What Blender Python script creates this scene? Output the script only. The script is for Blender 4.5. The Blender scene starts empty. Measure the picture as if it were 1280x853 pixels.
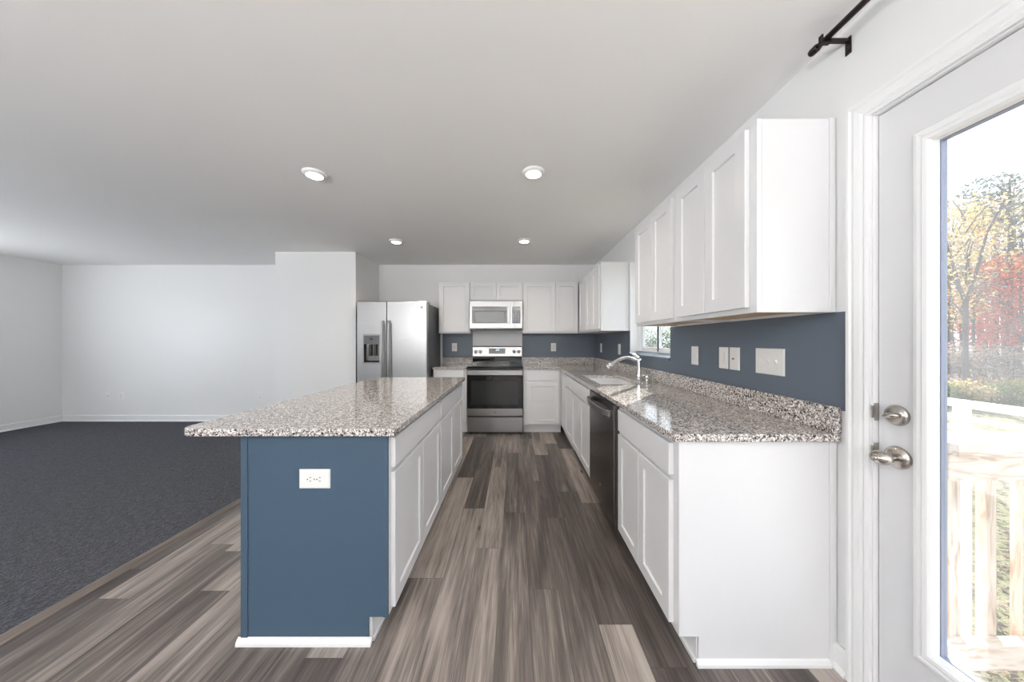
import bpy, bmesh, math, random
from mathutils import Vector, Matrix

S = bpy.context.scene
COL = S.collection
R = math.radians
PI = math.pi

# ------------------------------------------------------------------ camera
H = 1.255                       # eye height
cam_d = bpy.data.cameras.new('camera')
cam = bpy.data.objects.new('camera', cam_d)
COL.objects.link(cam)
cam.location = (0, 0, H)
cam.rotation_euler = (R(90), 0, 0)
cam_d.sensor_width = 36.0
cam_d.lens = 36.0 * 391.0 / 1280.0
cam_d.shift_x = -3.5 / 1280.0
cam_d.clip_start = 0.02
cam_d.clip_end = 400
S.camera = cam

# ------------------------------------------------------------------ colour management
S.view_settings.view_transform = 'Standard'
S.view_settings.look = 'None'
S.view_settings.gamma = 1.0
S.view_settings.exposure = 0.06
S.view_settings.use_curve_mapping = False
S.cycles.max_bounces = 10
S.cycles.diffuse_bounces = 6
S.cycles.transparent_max_bounces = 16
S.cycles.sample_clamp_indirect = 6.0
S.cycles.caustics_reflective = False
S.cycles.caustics_refractive = False
S.cycles.use_denoising = True

# ------------------------------------------------------------------ world: thin bright autumn haze
W = bpy.data.worlds.new('sky')
S.world = W
W.use_nodes = True
wn = W.node_tree.nodes
wl = W.node_tree.links
wn.clear()
w_out = wn.new('ShaderNodeOutputWorld')
w_bg = wn.new('ShaderNodeBackground')
w_tc = wn.new('ShaderNodeTexCoord')
w_sep = wn.new('ShaderNodeSeparateXYZ')
w_ramp = wn.new('ShaderNodeValToRGB')
w_ramp.color_ramp.elements[0].position = 0.0
w_ramp.color_ramp.elements[0].color = (0.88, 0.93, 1.0, 1)
w_ramp.color_ramp.elements[1].position = 0.8
w_ramp.color_ramp.elements[1].color = (0.62, 0.78, 1.0, 1)
wl.new(w_tc.outputs['Generated'], w_sep.inputs[0])
wl.new(w_sep.outputs['Z'], w_ramp.inputs[0])
wl.new(w_ramp.outputs[0], w_bg.inputs[0])
w_bg.inputs[1].default_value = 2.6
wl.new(w_bg.outputs[0], w_out.inputs[0])

# ------------------------------------------------------------------ sun (travels to -X, -Y and down)
sun_d = bpy.data.lights.new('sun', 'SUN')
sun_d.energy = 15.0
sun_d.angle = R(0.6)
sun_d.color = (1.0, 0.95, 0.87)
sun = bpy.data.objects.new('sun', sun_d)
COL.objects.link(sun)
SUN_EL = R(25)
sv = Vector((-0.626 * math.cos(SUN_EL), -0.78 * math.cos(SUN_EL), -math.sin(SUN_EL)))
sun.rotation_euler = sv.to_track_quat('-Z', 'Y').to_euler()


def area(name, loc, direction, sx, sy, watts, color=(1, 1, 1)):
    d = bpy.data.lights.new(name, 'AREA')
    d.shape = 'RECTANGLE'
    d.size = sx
    d.size_y = sy
    d.energy = watts
    d.color = color
    o = bpy.data.objects.new(name, d)
    COL.objects.link(o)
    o.location = loc
    o.rotation_euler = Vector(direction).to_track_quat('-Z', 'Y').to_euler()
    return o


# rear pair: unseen fill lamps added behind the camera, aimed up to brighten the ceiling;
# living pair: daylight lamps at assumed left wall windows, out of frame
area('ceiling_fill_rear', (-2.45, -2.7, 1.16), (0, 0.2, 6), 1.3, 0.9, 300, (0.99, 0.99, 1.0))
area('ceiling_fill_rear', (0.42, -2.7, 1.16), (0, -0.7, 6), 1.4, 0.9, 225, (0.99, 0.99, 1.0))
area('window_daylight_living', (-6.94, 2.45, 1.45), (1, 0, 0.25), 1.7, 1.3, 36, (0.88, 0.94, 1.0))
area('window_daylight_living', (-6.94, -0.9, 1.45), (1, 0, 0.25), 1.7, 1.3, 40, (0.88, 0.94, 1.0))

# ================================================================== materials
MATS = {}


def mat(name):
    m = bpy.data.materials.new(name)
    m.use_nodes = True
    nt = m.node_tree
    b = nt.nodes['Principled BSDF']
    MATS[name] = m
    return m, nt, b


class N:
    """short node helper"""
    def __init__(s, nt):
        s.nt = nt

    def new(s, t, **kw):
        n = s.nt.nodes.new(t)
        for k, v in kw.items():
            setattr(n, k, v)
        return n

    def link(s, a, b):
        s.nt.links.new(a, b)

    def math(s, op, a, b=None, c=None):
        n = s.new('ShaderNodeMath', operation=op)
        for i, v in enumerate((a, b, c)):
            if v is None:
                continue
            if isinstance(v, (int, float)):
                n.inputs[i].default_value = v
            else:
                s.link(v, n.inputs[i])
        return n.outputs[0]

    def ramp(s, fac, stops, interp='LINEAR'):
        n = s.new('ShaderNodeValToRGB')
        cr = n.color_ramp
        cr.interpolation = interp
        while len(cr.elements) < len(stops):
            cr.elements.new(0.5)
        for e, (p, c) in zip(cr.elements, stops):
            e.position = p
            e.color = (*c, 1)
        s.link(fac, n.inputs[0])
        return n.outputs[0]

    def mix(s, fac, a, b, blend='MIX'):
        n = s.new('ShaderNodeMix', data_type='RGBA', blend_type=blend)
        for idx, v in ((0, fac), (6, a), (7, b)):
            if isinstance(v, (int, float)):
                n.inputs[idx].default_value = v
            elif isinstance(v, tuple):
                n.inputs[idx].default_value = (*v, 1)
            else:
                s.link(v, n.inputs[idx])
        return n.outputs[2]

    def coord(s):
        return s.new('ShaderNodeTexCoord').outputs['Object']

    def mapping(s, vec, scale=(1, 1, 1), loc=(0, 0, 0)):
        n = s.new('ShaderNodeMapping')
        n.inputs['Scale'].default_value = scale
        n.inputs['Location'].default_value = loc
        s.link(vec, n.inputs[0])
        return n.outputs[0]

    def noise(s, vec, scale, detail=2, rough=0.5, dist=0.0):
        n = s.new('ShaderNodeTexNoise')
        n.inputs['Scale'].default_value = scale
        n.inputs['Detail'].default_value = detail
        n.inputs['Roughness'].default_value = rough
        n.inputs['Distortion'].default_value = dist
        s.link(vec, n.inputs['Vector'])
        return n

    def bump(s, height, strength, dist, bsdf):
        n = s.new('ShaderNodeBump')
        n.inputs['Strength'].default_value = strength
        n.inputs['Distance'].default_value = dist
        s.link(height, n.inputs['Height'])
        s.link(n.outputs[0], bsdf.inputs['Normal'])


def paint(name, color, rough=0.5, vary=0.03, bump=0.03, spec=0.5):
    m, nt, b = mat(name)
    n = N(nt)
    co = n.coord()
    nz = n.noise(co, 3.0, 3)
    c2 = tuple(max(0, c * (1 - vary)) for c in color)
    n.link(n.mix(nz.outputs[0], color, c2), b.inputs['Base Color'])
    b.inputs['Roughness'].default_value = rough
    b.inputs['Specular IOR Level'].default_value = spec
    if bump:
        fine = n.noise(co, 220, 2)
        n.bump(fine.outputs[0], bump, 0.002, b)
    return m


def plain(name, color, rough=0.5, metallic=0.0, vary=0.06, scale=40):
    m, nt, b = mat(name)
    n = N(nt)
    nz = n.noise(n.coord(), scale, 2)
    c2 = tuple(max(0, c * (1 - vary)) for c in color)
    n.link(n.mix(nz.outputs[0], color, c2), b.inputs['Base Color'])
    b.inputs['Roughness'].default_value = rough
    b.inputs['Metallic'].default_value = metallic
    return m


M_wall = paint('white_wall_paint', (0.80, 0.80, 0.795), 0.42, 0.02, 0.06)
M_ceil = paint('ceiling_paint', (0.90, 0.89, 0.872), 0.75, 0.02, 0.10)
M_trim = paint('white_trim_paint', (0.82, 0.82, 0.82), 0.35, 0.02, 0.0)
M_doorp = paint('white_door_paint', (0.70, 0.70, 0.71), 0.38, 0.02, 0.02)
M_cab = paint('white_cabinet_paint', (0.735, 0.735, 0.742), 0.32, 0.02, 0.0)
M_blue = paint('slate_blue_paint_lit', (0.113, 0.138, 0.172), 0.42, 0.05, 0.05, 0.4)  # same slate blue as the island, wall sheen lightened into the colour
M_blue2 = paint('slate_blue_paint_shaded', (0.040, 0.068, 0.102), 0.5, 0.05, 0.05, 0.25)  # same slate blue as the wall, island's dimmer light put into a deeper colour
M_plate = plain('white_plastic', (0.83, 0.82, 0.80), 0.3, 0, 0.02)
M_slot = plain('dark_slot', (0.03, 0.03, 0.03), 0.6)
M_wood_under = plain('birch_plywood', (0.78, 0.58, 0.38), 0.6, 0, 0.25, 14)
M_bronze = plain('dark_bronze_metal', (0.028, 0.020, 0.018), 0.38, 0.6)
M_nickel = plain('satin_nickel', (0.52, 0.48, 0.44), 0.26, 1.0)
M_chrome = plain('polished_chrome', (0.86, 0.86, 0.86), 0.12, 1.0, 0.02)
M_black = plain('black_plastic', (0.012, 0.012, 0.013), 0.35)
M_blackglass = plain('black_glass', (0.006, 0.006, 0.007), 0.04)
M_case = plain('dark_grey_case', (0.10, 0.105, 0.112), 0.42)
M_gap = plain('shadow_gap', (0.02, 0.02, 0.02), 0.8)
M_vinyl = plain('white_vinyl', (0.80, 0.81, 0.82), 0.35, 0, 0.02)
M_spacer = plain('grey_glass_spacer', (0.28, 0.31, 0.40), 0.4, 0, 0.05)


def steel(name, color, rough, axis):
    m, nt, b = mat(name)
    n = N(nt)
    co = n.coord()
    sc = {'x': (2, 260, 260), 'z': (260, 260, 2)}[axis]
    nz = n.noise(n.mapping(co, sc), 1.0, 3)
    n.link(n.mix(nz.outputs[0], color, tuple(c * 0.86 for c in color)), b.inputs['Base Color'])
    b.inputs['Metallic'].default_value = 1.0
    rr = n.math('MULTIPLY_ADD', nz.outputs[0], 0.12, rough - 0.06)
    n.link(rr, b.inputs['Roughness'])
    n.bump(nz.outputs[0], 0.03, 0.001, b)
    return m


M_steel = steel('brushed_stainless_steel', (0.35, 0.343, 0.337), 0.30, 'x')
M_steelv = steel('vertical_brushed_stainless_steel', (0.43, 0.427, 0.425), 0.30, 'x')
M_dsteel = steel('dark_stainless_steel', (0.22, 0.21, 0.205), 0.24, 'z')
M_sink = steel('satin_sink_steel', (0.66, 0.66, 0.64), 0.30, 'x')


def granite():
    m, nt, b = mat('speckled_granite')
    n = N(nt)
    co = n.coord()
    warp = n.noise(co, 60, 2)
    add = n.new('ShaderNodeVectorMath', operation='MULTIPLY_ADD')
    n.link(warp.outputs['Color'], add.inputs[0])
    add.inputs[1].default_value = (0.012, 0.012, 0.012)
    n.link(co, add.inputs[2])
    v1 = n.new('ShaderNodeTexVoronoi')
    v1.inputs['Scale'].default_value = 160
    n.link(add.outputs[0], v1.inputs['Vector'])
    sep = n.new('ShaderNodeSeparateColor')
    n.link(v1.outputs['Color'], sep.inputs[0])
    base = n.ramp(sep.outputs[0], [
        (0.0, (0.016, 0.015, 0.016)), (0.20, (0.085, 0.080, 0.080)), (0.34, (0.23, 0.19, 0.172)),
        (0.52, (0.38, 0.335, 0.31)), (0.68, (0.58, 0.545, 0.515)), (0.82, (0.82, 0.80, 0.77))], 'CONSTANT')
    v2 = n.new('ShaderNodeTexVoronoi')
    v2.inputs['Scale'].default_value = 320
    n.link(add.outputs[0], v2.inputs['Vector'])
    sep2 = n.new('ShaderNodeSeparateColor')
    n.link(v2.outputs['Color'], sep2.inputs[0])
    fleck = n.ramp(sep2.outputs[1], [(0.0, (0.02, 0.02, 0.02)), (0.10, (0.5, 0.46, 0.44)), (0.85, (0.86, 0.85, 0.83))], 'CONSTANT')
    pick = n.math('GREATER_THAN', sep2.outputs[2], 0.66)
    col = n.mix(pick, base, fleck)
    n.link(col, b.inputs['Base Color'])
    b.inputs['Roughness'].default_value = 0.09
    b.inputs['Specular IOR Level'].default_value = 0.55
    return m


M_granite = granite()


def planks():
    m, nt, b = mat('grey_brown_plank_floor')
    n = N(nt)
    co = n.coord()
    sep = n.new('ShaderNodeSeparateXYZ')
    n.link(co, sep.inputs[0])
    PW, PL = 0.150, 1.22
    xs = n.math('DIVIDE', n.math('ADD', sep.outputs[0], 20.03), PW)
    ci = n.math('FLOOR', xs)
    fx = n.math('SUBTRACT', xs, ci)
    wn1 = n.new('ShaderNodeTexWhiteNoise', noise_dimensions='1D')
    n.link(ci, wn1.inputs['W'])
    ys = n.math('ADD', n.math('DIVIDE', n.math('ADD', sep.outputs[1], 20.0), PL), wn1.outputs['Value'])
    ri = n.math('FLOOR', ys)
    fy = n.math('SUBTRACT', ys, ri)
    cmb = n.new('ShaderNodeCombineXYZ')
    n.link(ci, cmb.inputs[0])
    n.link(ri, cmb.inputs[1])
    wn2 = n.new('ShaderNodeTexWhiteNoise', noise_dimensions='2D')
    n.link(cmb.outputs[0], wn2.inputs['Vector'])
    tone = wn2.outputs['Value']
    # grain coordinates, shifted plank by plank
    gx = n.math('ADD', sep.outputs[0], n.math('MULTIPLY', tone, 31.0))
    gy = n.math('ADD', sep.outputs[1], n.math('MULTIPLY', wn1.outputs['Value'], 17.0))
    gc = n.new('ShaderNodeCombineXYZ')
    n.link(gx, gc.inputs[0])
    n.link(gy, gc.inputs[1])
    g1 = n.noise(n.mapping(gc.outputs[0], (55, 2.2, 1)), 1.0, 5, 0.62, 0.4)
    g2 = n.noise(n.mapping(gc.outputs[0], (11, 0.9, 1)), 1.0, 3, 0.55, 0.8)
    g3 = n.noise(n.mapping(gc.outputs[0], (240, 7, 1)), 1.0, 3, 0.6)
    f = n.math('ADD', n.math('MULTIPLY', tone, 0.50), n.math('MULTIPLY', g2.outputs[0], 0.70))
    f = n.math('ADD', f, n.math('MULTIPLY', g1.outputs[0], 0.72))
    f = n.math('ADD', f, n.math('MULTIPLY', g3.outputs[0], 0.34))
    f = n.math('SUBTRACT', n.math('MULTIPLY', f, 1.22), 0.72)
    col = n.ramp(f, [(0.10, (0.016, 0.0125, 0.011)), (0.36, (0.051, 0.0415, 0.037)), (0.58, (0.110, 0.091, 0.081)),
                     (0.80, (0.235, 0.201, 0.179)), (1.0, (0.36, 0.312, 0.28))])
    # knots
    vk = n.new('ShaderNodeTexVoronoi')
    vk.inputs['Scale'].default_value = 1.0
    n.link(n.mapping(gc.outputs[0], (6.7, 2.0, 1)), vk.inputs['Vector'])
    kd = n.math('LESS_THAN', vk.outputs['Distance'], 0.085)
    sepk = n.new('ShaderNodeSeparateColor')
    n.link(vk.outputs['Color'], sepk.inputs[0])
    kd = n.math('MULTIPLY', kd, n.math('GREATER_THAN', sepk.outputs[0], 0.45))
    col = n.mix(n.math('MULTIPLY', kd, 0.75), col, (0.03, 0.025, 0.022))
    # seams
    sx = n.math('MINIMUM', fx, n.math('SUBTRACT', 1.0, fx))
    sy = n.math('MINIMUM', fy, n.math('SUBTRACT', 1.0, fy))
    seam = n.math('MAXIMUM', n.math('LESS_THAN', sx, 0.009), n.math('LESS_THAN', sy, 0.0012))
    col = n.mix(n.math('MULTIPLY', seam, 0.6), col, (0.03, 0.026, 0.024))
    n.link(col, b.inputs['Base Color'])
    n.link(n.math('MULTIPLY_ADD', g1.outputs[0], 0.18, 0.36), b.inputs['Roughness'])
    hgt = n.math('SUBTRACT', g1.outputs[0], n.math('MULTIPLY', seam, 1.5))
    n.bump(hgt, 0.10, 0.002, b)
    return m


M_floor = planks()


def strip_wood():
    m, nt, b = mat('grey_brown_transition_wood')
    n = N(nt)
    g = n.noise(n.mapping(n.coord(), (60, 3, 30)), 1.0, 4)
    n.link(n.ramp(g.outputs[0], [(0.3, (0.085, 0.069, 0.06)), (0.7, (0.18, 0.15, 0.13))]), b.inputs['Base Color'])
    b.inputs['Roughness'].default_value = 0.45
    return m


M_strip = strip_wood()


def carpet_mat():
    m, nt, b = mat('charcoal_loop_carpet')
    n = N(nt)
    co = n.coord()
    v = n.new('ShaderNodeTexVoronoi')
    v.inputs['Scale'].default_value = 1.0
    v.inputs['Randomness'].default_value = 0.55
    n.link(n.mapping(co, (78, 92, 1)), v.inputs['Vector'])
    wv = n.noise(n.mapping(co, (38, 30, 1)), 1.0, 3, 0.6)
    fine = n.noise(co, 340, 2)
    f = n.math('ADD', n.math('MULTIPLY', v.outputs['Distance'], -0.75), n.math('MULTIPLY', wv.outputs[0], 0.9))
    f = n.math('ADD', f, n.math('MULTIPLY', fine.outputs[0], 0.5))
    col = n.ramp(f, [(0.05, (0.011, 0.012, 0.017)), (0.40, (0.032, 0.035, 0.050)), (0.75, (0.098, 0.104, 0.132))])
    n.link(col, b.inputs['Base Color'])
    b.inputs['Roughness'].default_value = 0.95
    b.inputs['Specular IOR Level'].default_value = 0.1
    b.inputs['Sheen Weight'].default_value = 0.15
    n.bump(f, 0.9, 0.012, b)
    return m


M_carpet = carpet_mat()


def glass_mat(name, tint=(1, 1, 1), haze=0.0):
    m = bpy.data.materials.new(name)
    m.use_nodes = True
    nt = m.node_tree
    nt.nodes.clear()
    n = N(nt)
    out = n.new('ShaderNodeOutputMaterial')
    tr = n.new('ShaderNodeBsdfTransparent')
    tr.inputs[0].default_value = (*tint, 1)
    gl = n.new('ShaderNodeBsdfGlossy')
    gl.inputs['Roughness'].default_value = 0.02
    lw = n.new('ShaderNodeLayerWeight')
    lw.inputs[0].default_value = 0.5
    mx = n.new('ShaderNodeMixShader')
    n.link(n.math('MULTIPLY_ADD', n.math('POWER', lw.outputs['Facing'], 5.0), 0.96, 0.035), mx.inputs[0])
    n.link(tr.outputs[0], mx.inputs[1])
    n.link(gl.outputs[0], mx.inputs[2])
    last = mx.outputs[0]
    if haze:
        tl = n.new('ShaderNodeBsdfTranslucent')
        tl.inputs[0].default_value = (0.95, 0.96, 1, 1)
        sm = n.noise(n.coord(), 3.0, 4, 0.6)
        fac = n.math('MULTIPLY', sm.outputs[0], haze * 2)
        m2 = n.new('ShaderNodeMixShader')
        n.link(fac, m2.inputs[0])
        n.link(last, m2.inputs[1])
        n.link(tl.outputs[0], m2.inputs[2])
        last = m2.outputs[0]
    n.link(last, out.inputs[0])
    return m


M_glass = glass_mat('clear_door_glass', (0.97, 0.98, 0.98), 0.044)
M_wglass = glass_mat('window_glass', (0.95, 0.97, 0.97), 0.012)


def emit(name, color, strength):
    m, nt, b = mat(name)
    b.inputs['Base Color'].default_value = (*color, 1)
    b.inputs['Emission Color'].default_value = (*color, 1)
    b.inputs['Emission Strength'].default_value = strength
    return m


M_lamp = emit('lit_lamp_diffuser', (1.0, 0.84, 0.62), 30.0)
M_digits = emit('lit_clock_digits', (0.75, 0.9, 1.0), 1.2)


def lumber():
    m, nt, b = mat('pale_pine_lumber')
    n = N(nt)
    co = n.coord()
    g = n.noise(n.mapping(co, (6, 34, 34)), 1.0, 4, 0.55, 1.2)
    col = n.ramp(g.outputs[0], [(0.32, (0.360, 0.245, 0.173)), (0.5, (0.562, 0.475, 0.389)), (0.7, (0.619, 0.569, 0.504))])
    n.link(col, b.inputs['Base Color'])
    b.inputs['Roughness'].default_value = 0.7
    return m


def lumber_v():
    m, nt, b = mat('pale_pine_lumber_upright')
    n = N(nt)
    co = n.coord()
    g = n.noise(n.mapping(co, (40, 40, 5)), 1.0, 4, 0.55, 1.0)
    col = n.ramp(g.outputs[0], [(0.32, (0.360, 0.245, 0.173)), (0.5, (0.562, 0.475, 0.389)), (0.7, (0.619, 0.569, 0.504))])
    n.link(col, b.inputs['Base Color'])
    b.inputs['Roughness'].default_value = 0.7
    return m


M_lumber = lumber()
M_lumberv = lumber_v()


def ground_mat():
    m, nt, b = mat('autumn_lawn')
    n = N(nt)
    co = n.coord()
    big = n.noise(co, 0.5, 4, 0.6)
    mid = n.noise(co, 6, 4, 0.65)
    fine = n.noise(n.mapping(co, (40, 22, 1)), 1.0, 3, 0.7)
    g = n.ramp(mid.outputs[0], [(0.30, (0.078, 0.114, 0.030)), (0.48, (0.180, 0.186, 0.072)), (0.62, (0.300, 0.228, 0.132)), (0.8, (0.336, 0.240, 0.156))])
    g2 = n.ramp(fine.outputs[0], [(0.35, (0.096, 0.084, 0.042)), (0.6, (0.330, 0.276, 0.168))])
    n.link(n.mix(0.5, g, g2), b.inputs['Base Color'])
    b.inputs['Roughness'].default_value = 0.95
    n.bump(fine.outputs[0], 1.0, 0.05, b)
    return m


M_ground = ground_mat()


def leaf_mat(name, c1, c2):
    m = bpy.data.materials.new(name)
    m.use_nodes = True
    nt = m.node_tree
    nt.nodes.clear()
    n = N(nt)
    out = n.new('ShaderNodeOutputMaterial')
    d = n.new('ShaderNodeBsdfDiffuse')
    t = n.new('ShaderNodeBsdfTranslucent')
    nz = n.noise(n.coord(), 1.7, 3, 0.7)
    fine = n.new('ShaderNodeTexWhiteNoise', noise_dimensions='3D')
    geo = n.new('ShaderNodeNewGeometry')
    ri = geo.outputs['Random Per Island']
    f = n.math('MULTIPLY_ADD', ri, 0.6, n.math('MULTIPLY', nz.outputs[0], 0.5))
    col = n.mix(f, c1, c2)
    n.link(col, d.inputs[0])
    n.link(col, t.inputs[0])
    mx = n.new('ShaderNodeMixShader')
    mx.inputs[0].default_value = 0.55
    n.link(d.outputs[0], mx.inputs[1])
    n.link(t.outputs[0], mx.inputs[2])
    n.link(mx.outputs[0], out.inputs[0])
    return m


M_leaf = {
    'red': leaf_mat('red_leaves', (0.36, 0.050, 0.036), (0.46, 0.15, 0.10)),
    'orange': leaf_mat('orange_leaves', (0.312, 0.172, 0.088), (0.385, 0.270, 0.166)),
    'yellow': leaf_mat('yellow_leaves', (0.36, 0.25, 0.09), (0.42, 0.34, 0.17)),
    'green': leaf_mat('green_leaves', (0.062, 0.114, 0.031), (0.208, 0.239, 0.083)),
    'pine': leaf_mat('grey_green_needles', (0.057, 0.078, 0.068), (0.156, 0.177, 0.156)),
    'hedge': leaf_mat('pale_green_leaves', (0.156, 0.198, 0.135), (0.286, 0.322, 0.239)),
    'tan': leaf_mat('dry_tan_leaves', (0.218, 0.172, 0.135), (0.364, 0.312, 0.270)),
}
M_bark = plain('grey_brown_bark', (0.10, 0.082, 0.08), 0.9, 0, 0.4, 9)
M_siding = plain('pale_house_siding', (0.62, 0.66, 0.66), 0.6, 0, 0.05)


# ================================================================== geometry helpers
class MB:
    def __init__(s):
        s.v = []
        s.f = []
        s.m = []
        s.smooth = []

    def add(s, verts, faces, mi=0, smooth=False):
        o = len(s.v)
        s.v += [tuple(p) for p in verts]
        for f in faces:
            s.f.append(tuple(i + o for i in f))
            s.m.append(mi)
            s.smooth.append(smooth)

    def box(s, x0, x1, y0, y1, z0, z1, mi=0):
        x0, x1 = min(x0, x1), max(x0, x1)
        y0, y1 = min(y0, y1), max(y0, y1)
        z0, z1 = min(z0, z1), max(z0, z1)
        v = [(x0, y0, z0), (x1, y0, z0), (x1, y1, z0), (x0, y1, z0), (x0, y0, z1), (x1, y0, z1), (x1, y1, z1), (x0, y1, z1)]
        s.add(v, [(0, 3, 2, 1), (4, 5, 6, 7), (0, 1, 5, 4), (1, 2, 6, 5), (2, 3, 7, 6), (3, 0, 4, 7)], mi)

    def fbox(s, F, u0, u1, v0, v1, w0, w1, mi=0):
        a = F(u0, v0, w0)
        b = F(u1, v1, w1)
        s.box(a[0], b[0], a[1], b[1], a[2], b[2], mi)

    def loft(s, F, loops, cap0=True, cap1=True, mi=0):
        """loops: (u0,u1,v0,v1,w) rectangles joined one after another"""
        vs = []
        for (u0, u1, v0, v1, w) in loops:
            vs += [F(u0, v0, w), F(u1, v0, w), F(u1, v1, w), F(u0, v1, w)]
        fs = []
        for k in range(len(loops) - 1):
            a, b = 4 * k, 4 * (k + 1)
            for i in range(4):
                j = (i + 1) % 4
                fs.append((a + i, a + j, b + j, b + i))
        if cap0:
            fs.append((3, 2, 1, 0))
        if cap1:
            e = 4 * (len(loops) - 1)
            fs.append((e, e + 1, e + 2, e + 3))
        s.add(vs, fs, mi)

    def prism(s, pts3a, pts3b, mi=0):
        n = len(pts3a)
        fs = [tuple(range(n))[::-1], tuple(range(n, 2 * n))]
        for i in range(n):
            j = (i + 1) % n
            fs.append((i, j, n + j, n + i))
        s.add(list(pts3a) + list(pts3b), fs, mi)

    def tube(s, pts, radii, seg=12, mi=0, caps=True):
        pts = [Vector(p) for p in pts]
        if isinstance(radii, (int, float)):
            radii = [radii] * len(pts)
        vs, fs = [], []
        t0 = (pts[1] - pts[0]).normalized()
        ref = Vector((0, 0, 1)) if abs(t0.z) < 0.9 else Vector((1, 0, 0))
        nrm = t0.cross(ref).normalized()
        for k, p in enumerate(pts):
            if k == 0:
                t = pts[1] - pts[0]
            elif k == len(pts) - 1:
                t = pts[-1] - pts[-2]
            else:
                t = (pts[k + 1] - pts[k]).normalized() + (pts[k] - pts[k - 1]).normalized()
            t.normalize()
            nrm = (nrm - t * nrm.dot(t)).normalized()
            b = t.cross(nrm)
            for i in range(seg):
                a = 2 * PI * i / seg
                vs.append(p + (nrm * math.cos(a) + b * math.sin(a)) * radii[k])
        for k in range(len(pts) - 1):
            for i in range(seg):
                j = (i + 1) % seg
                fs.append((k * seg + i, k * seg + j, (k + 1) * seg + j, (k + 1) * seg + i))
        s.add(vs, fs, mi, True)
        if caps:
            n = len(pts) - 1
            s.add(vs[:seg], [tuple(range(seg))[::-1]], mi)
            s.add(vs[n * seg:], [tuple(range(seg))], mi)

    def lathe(s, origin, axis, prof, seg=24, mi=0, scale=(1, 1)):
        """prof: (radius, distance along axis)"""
        o = Vector(origin)
        ax = Vector(axis).normalized()
        ref = Vector((0, 0, 1)) if abs(ax.z) < 0.9 else Vector((0, 1, 0))
        a = ax.cross(ref).normalized()
        b = ax.cross(a).normalized()
        vs, fs = [], []
        for (r, h) in prof:
            for i in range(seg):
                t = 2 * PI * i / seg
                vs.append(o + ax * h + a * (math.cos(t) * r * scale[0]) + b * (math.sin(t) * r * scale[1]))
        for k in range(len(prof) - 1):
            for i in range(seg):
                j = (i + 1) % seg
                fs.append((k * seg + i, k * seg + j, (k + 1) * seg + j, (k + 1) * seg + i))
        fs.append(tuple(range(seg))[::-1])
        e = (len(prof) - 1) * seg
        fs.append(tuple(range(e, e + seg)))
        s.add(vs, fs, mi, True)

    def grid(s, us, vs_, filled, t0, t1, F, mi=0):
        """slab built of cells; only outer faces"""
        nu, nv = len(us) - 1, len(vs_) - 1
        ok = lambda i, j: 0 <= i < nu and 0 <= j < nv and filled(i, j)
        for i in range(nu):
            for j in range(nv):
                if not ok(i, j):
                    continue
                u0, u1, v0, v1 = us[i], us[i + 1], vs_[j], vs_[j + 1]
                q = lambda *c: s.add([F(*p) for p in c], [(0, 1, 2, 3)], mi)
                q((u0, v0, t1), (u1, v0, t1), (u1, v1, t1), (u0, v1, t1))
                q((u0, v0, t0), (u0, v1, t0), (u1, v1, t0), (u1, v0, t0))
                if not ok(i - 1, j):
                    q((u0, v0, t0), (u0, v0, t1), (u0, v1, t1), (u0, v1, t0))
                if not ok(i + 1, j):
                    q((u1, v0, t0), (u1, v1, t0), (u1, v1, t1), (u1, v0, t1))
                if not ok(i, j - 1):
                    q((u0, v0, t0), (u1, v0, t0), (u1, v0, t1), (u0, v0, t1))
                if not ok(i, j + 1):
                    q((u0, v1, t0), (u0, v1, t1), (u1, v1, t1), (u1, v1, t0))

    def sweep(s, F, rect, prof, closed=True, mi=0):
        """profile of (outward offset, height w) swept round a rectangle in (u,v), mitred; open = three sides (no bottom)"""
        u0, u1, v0, v1 = rect
        lines = []
        for (d, w) in prof:
            if closed:
                lines.append([F(u0 - d, v0 - d, w), F(u1 + d, v0 - d, w), F(u1 + d, v1 + d, w), F(u0 - d, v1 + d, w)])
            else:
                lines.append([F(u0 - d, v0, w), F(u0 - d, v1 + d, w), F(u1 + d, v1 + d, w), F(u1 + d, v0, w)])
        vs = [p for l in lines for p in l]
        fs = []
        for k in range(len(prof) - 1):
            for i in range(4 if closed else 3):
                j = (i + 1) % 4
                fs.append((4 * k + i, 4 * k + j, 4 * (k + 1) + j, 4 * (k + 1) + i))
        s.add(vs, fs, mi)


def obj(name, mb, m, parent=None, bevel=0.0, loc=None, weld=True, seg=2):
    """link mb as ONE mesh object; vertices of mb are in world space"""
    off = Vector((0, 0, 0))
    if parent is not None:
        p = parent
        while p is not None:
            off += p.location
            p = p.parent
    elif loc is not None:
        off = Vector(loc)
    me = bpy.data.meshes.new(name)
    me.from_pydata([(x - off.x, y - off.y, z - off.z) for (x, y, z) in mb.v], [], mb.f)
    for q in (m if isinstance(m, (list, tuple)) else [m]):
        me.materials.append(q)
    for p, mi, sm in zip(me.polygons, mb.m, mb.smooth):
        p.material_index = mi
        p.use_smooth = sm
    if weld:
        bm = bmesh.new()
        bm.from_mesh(me)
        bmesh.ops.remove_doubles(bm, verts=bm.verts, dist=1e-5)
        bmesh.ops.recalc_face_normals(bm, faces=bm.faces)
        bm.to_mesh(me)
        bm.free()
    o = bpy.data.objects.new(name, me)
    COL.objects.link(o)
    if parent is not None:
        o.parent = parent
    elif loc is not None:
        o.location = loc
    if bevel:
        md = o.modifiers.new('bevel', 'BEVEL')
        md.width = bevel
        md.segments = seg
        md.limit_method = 'ANGLE'
        md.angle_limit = R(40)
    return o


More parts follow.
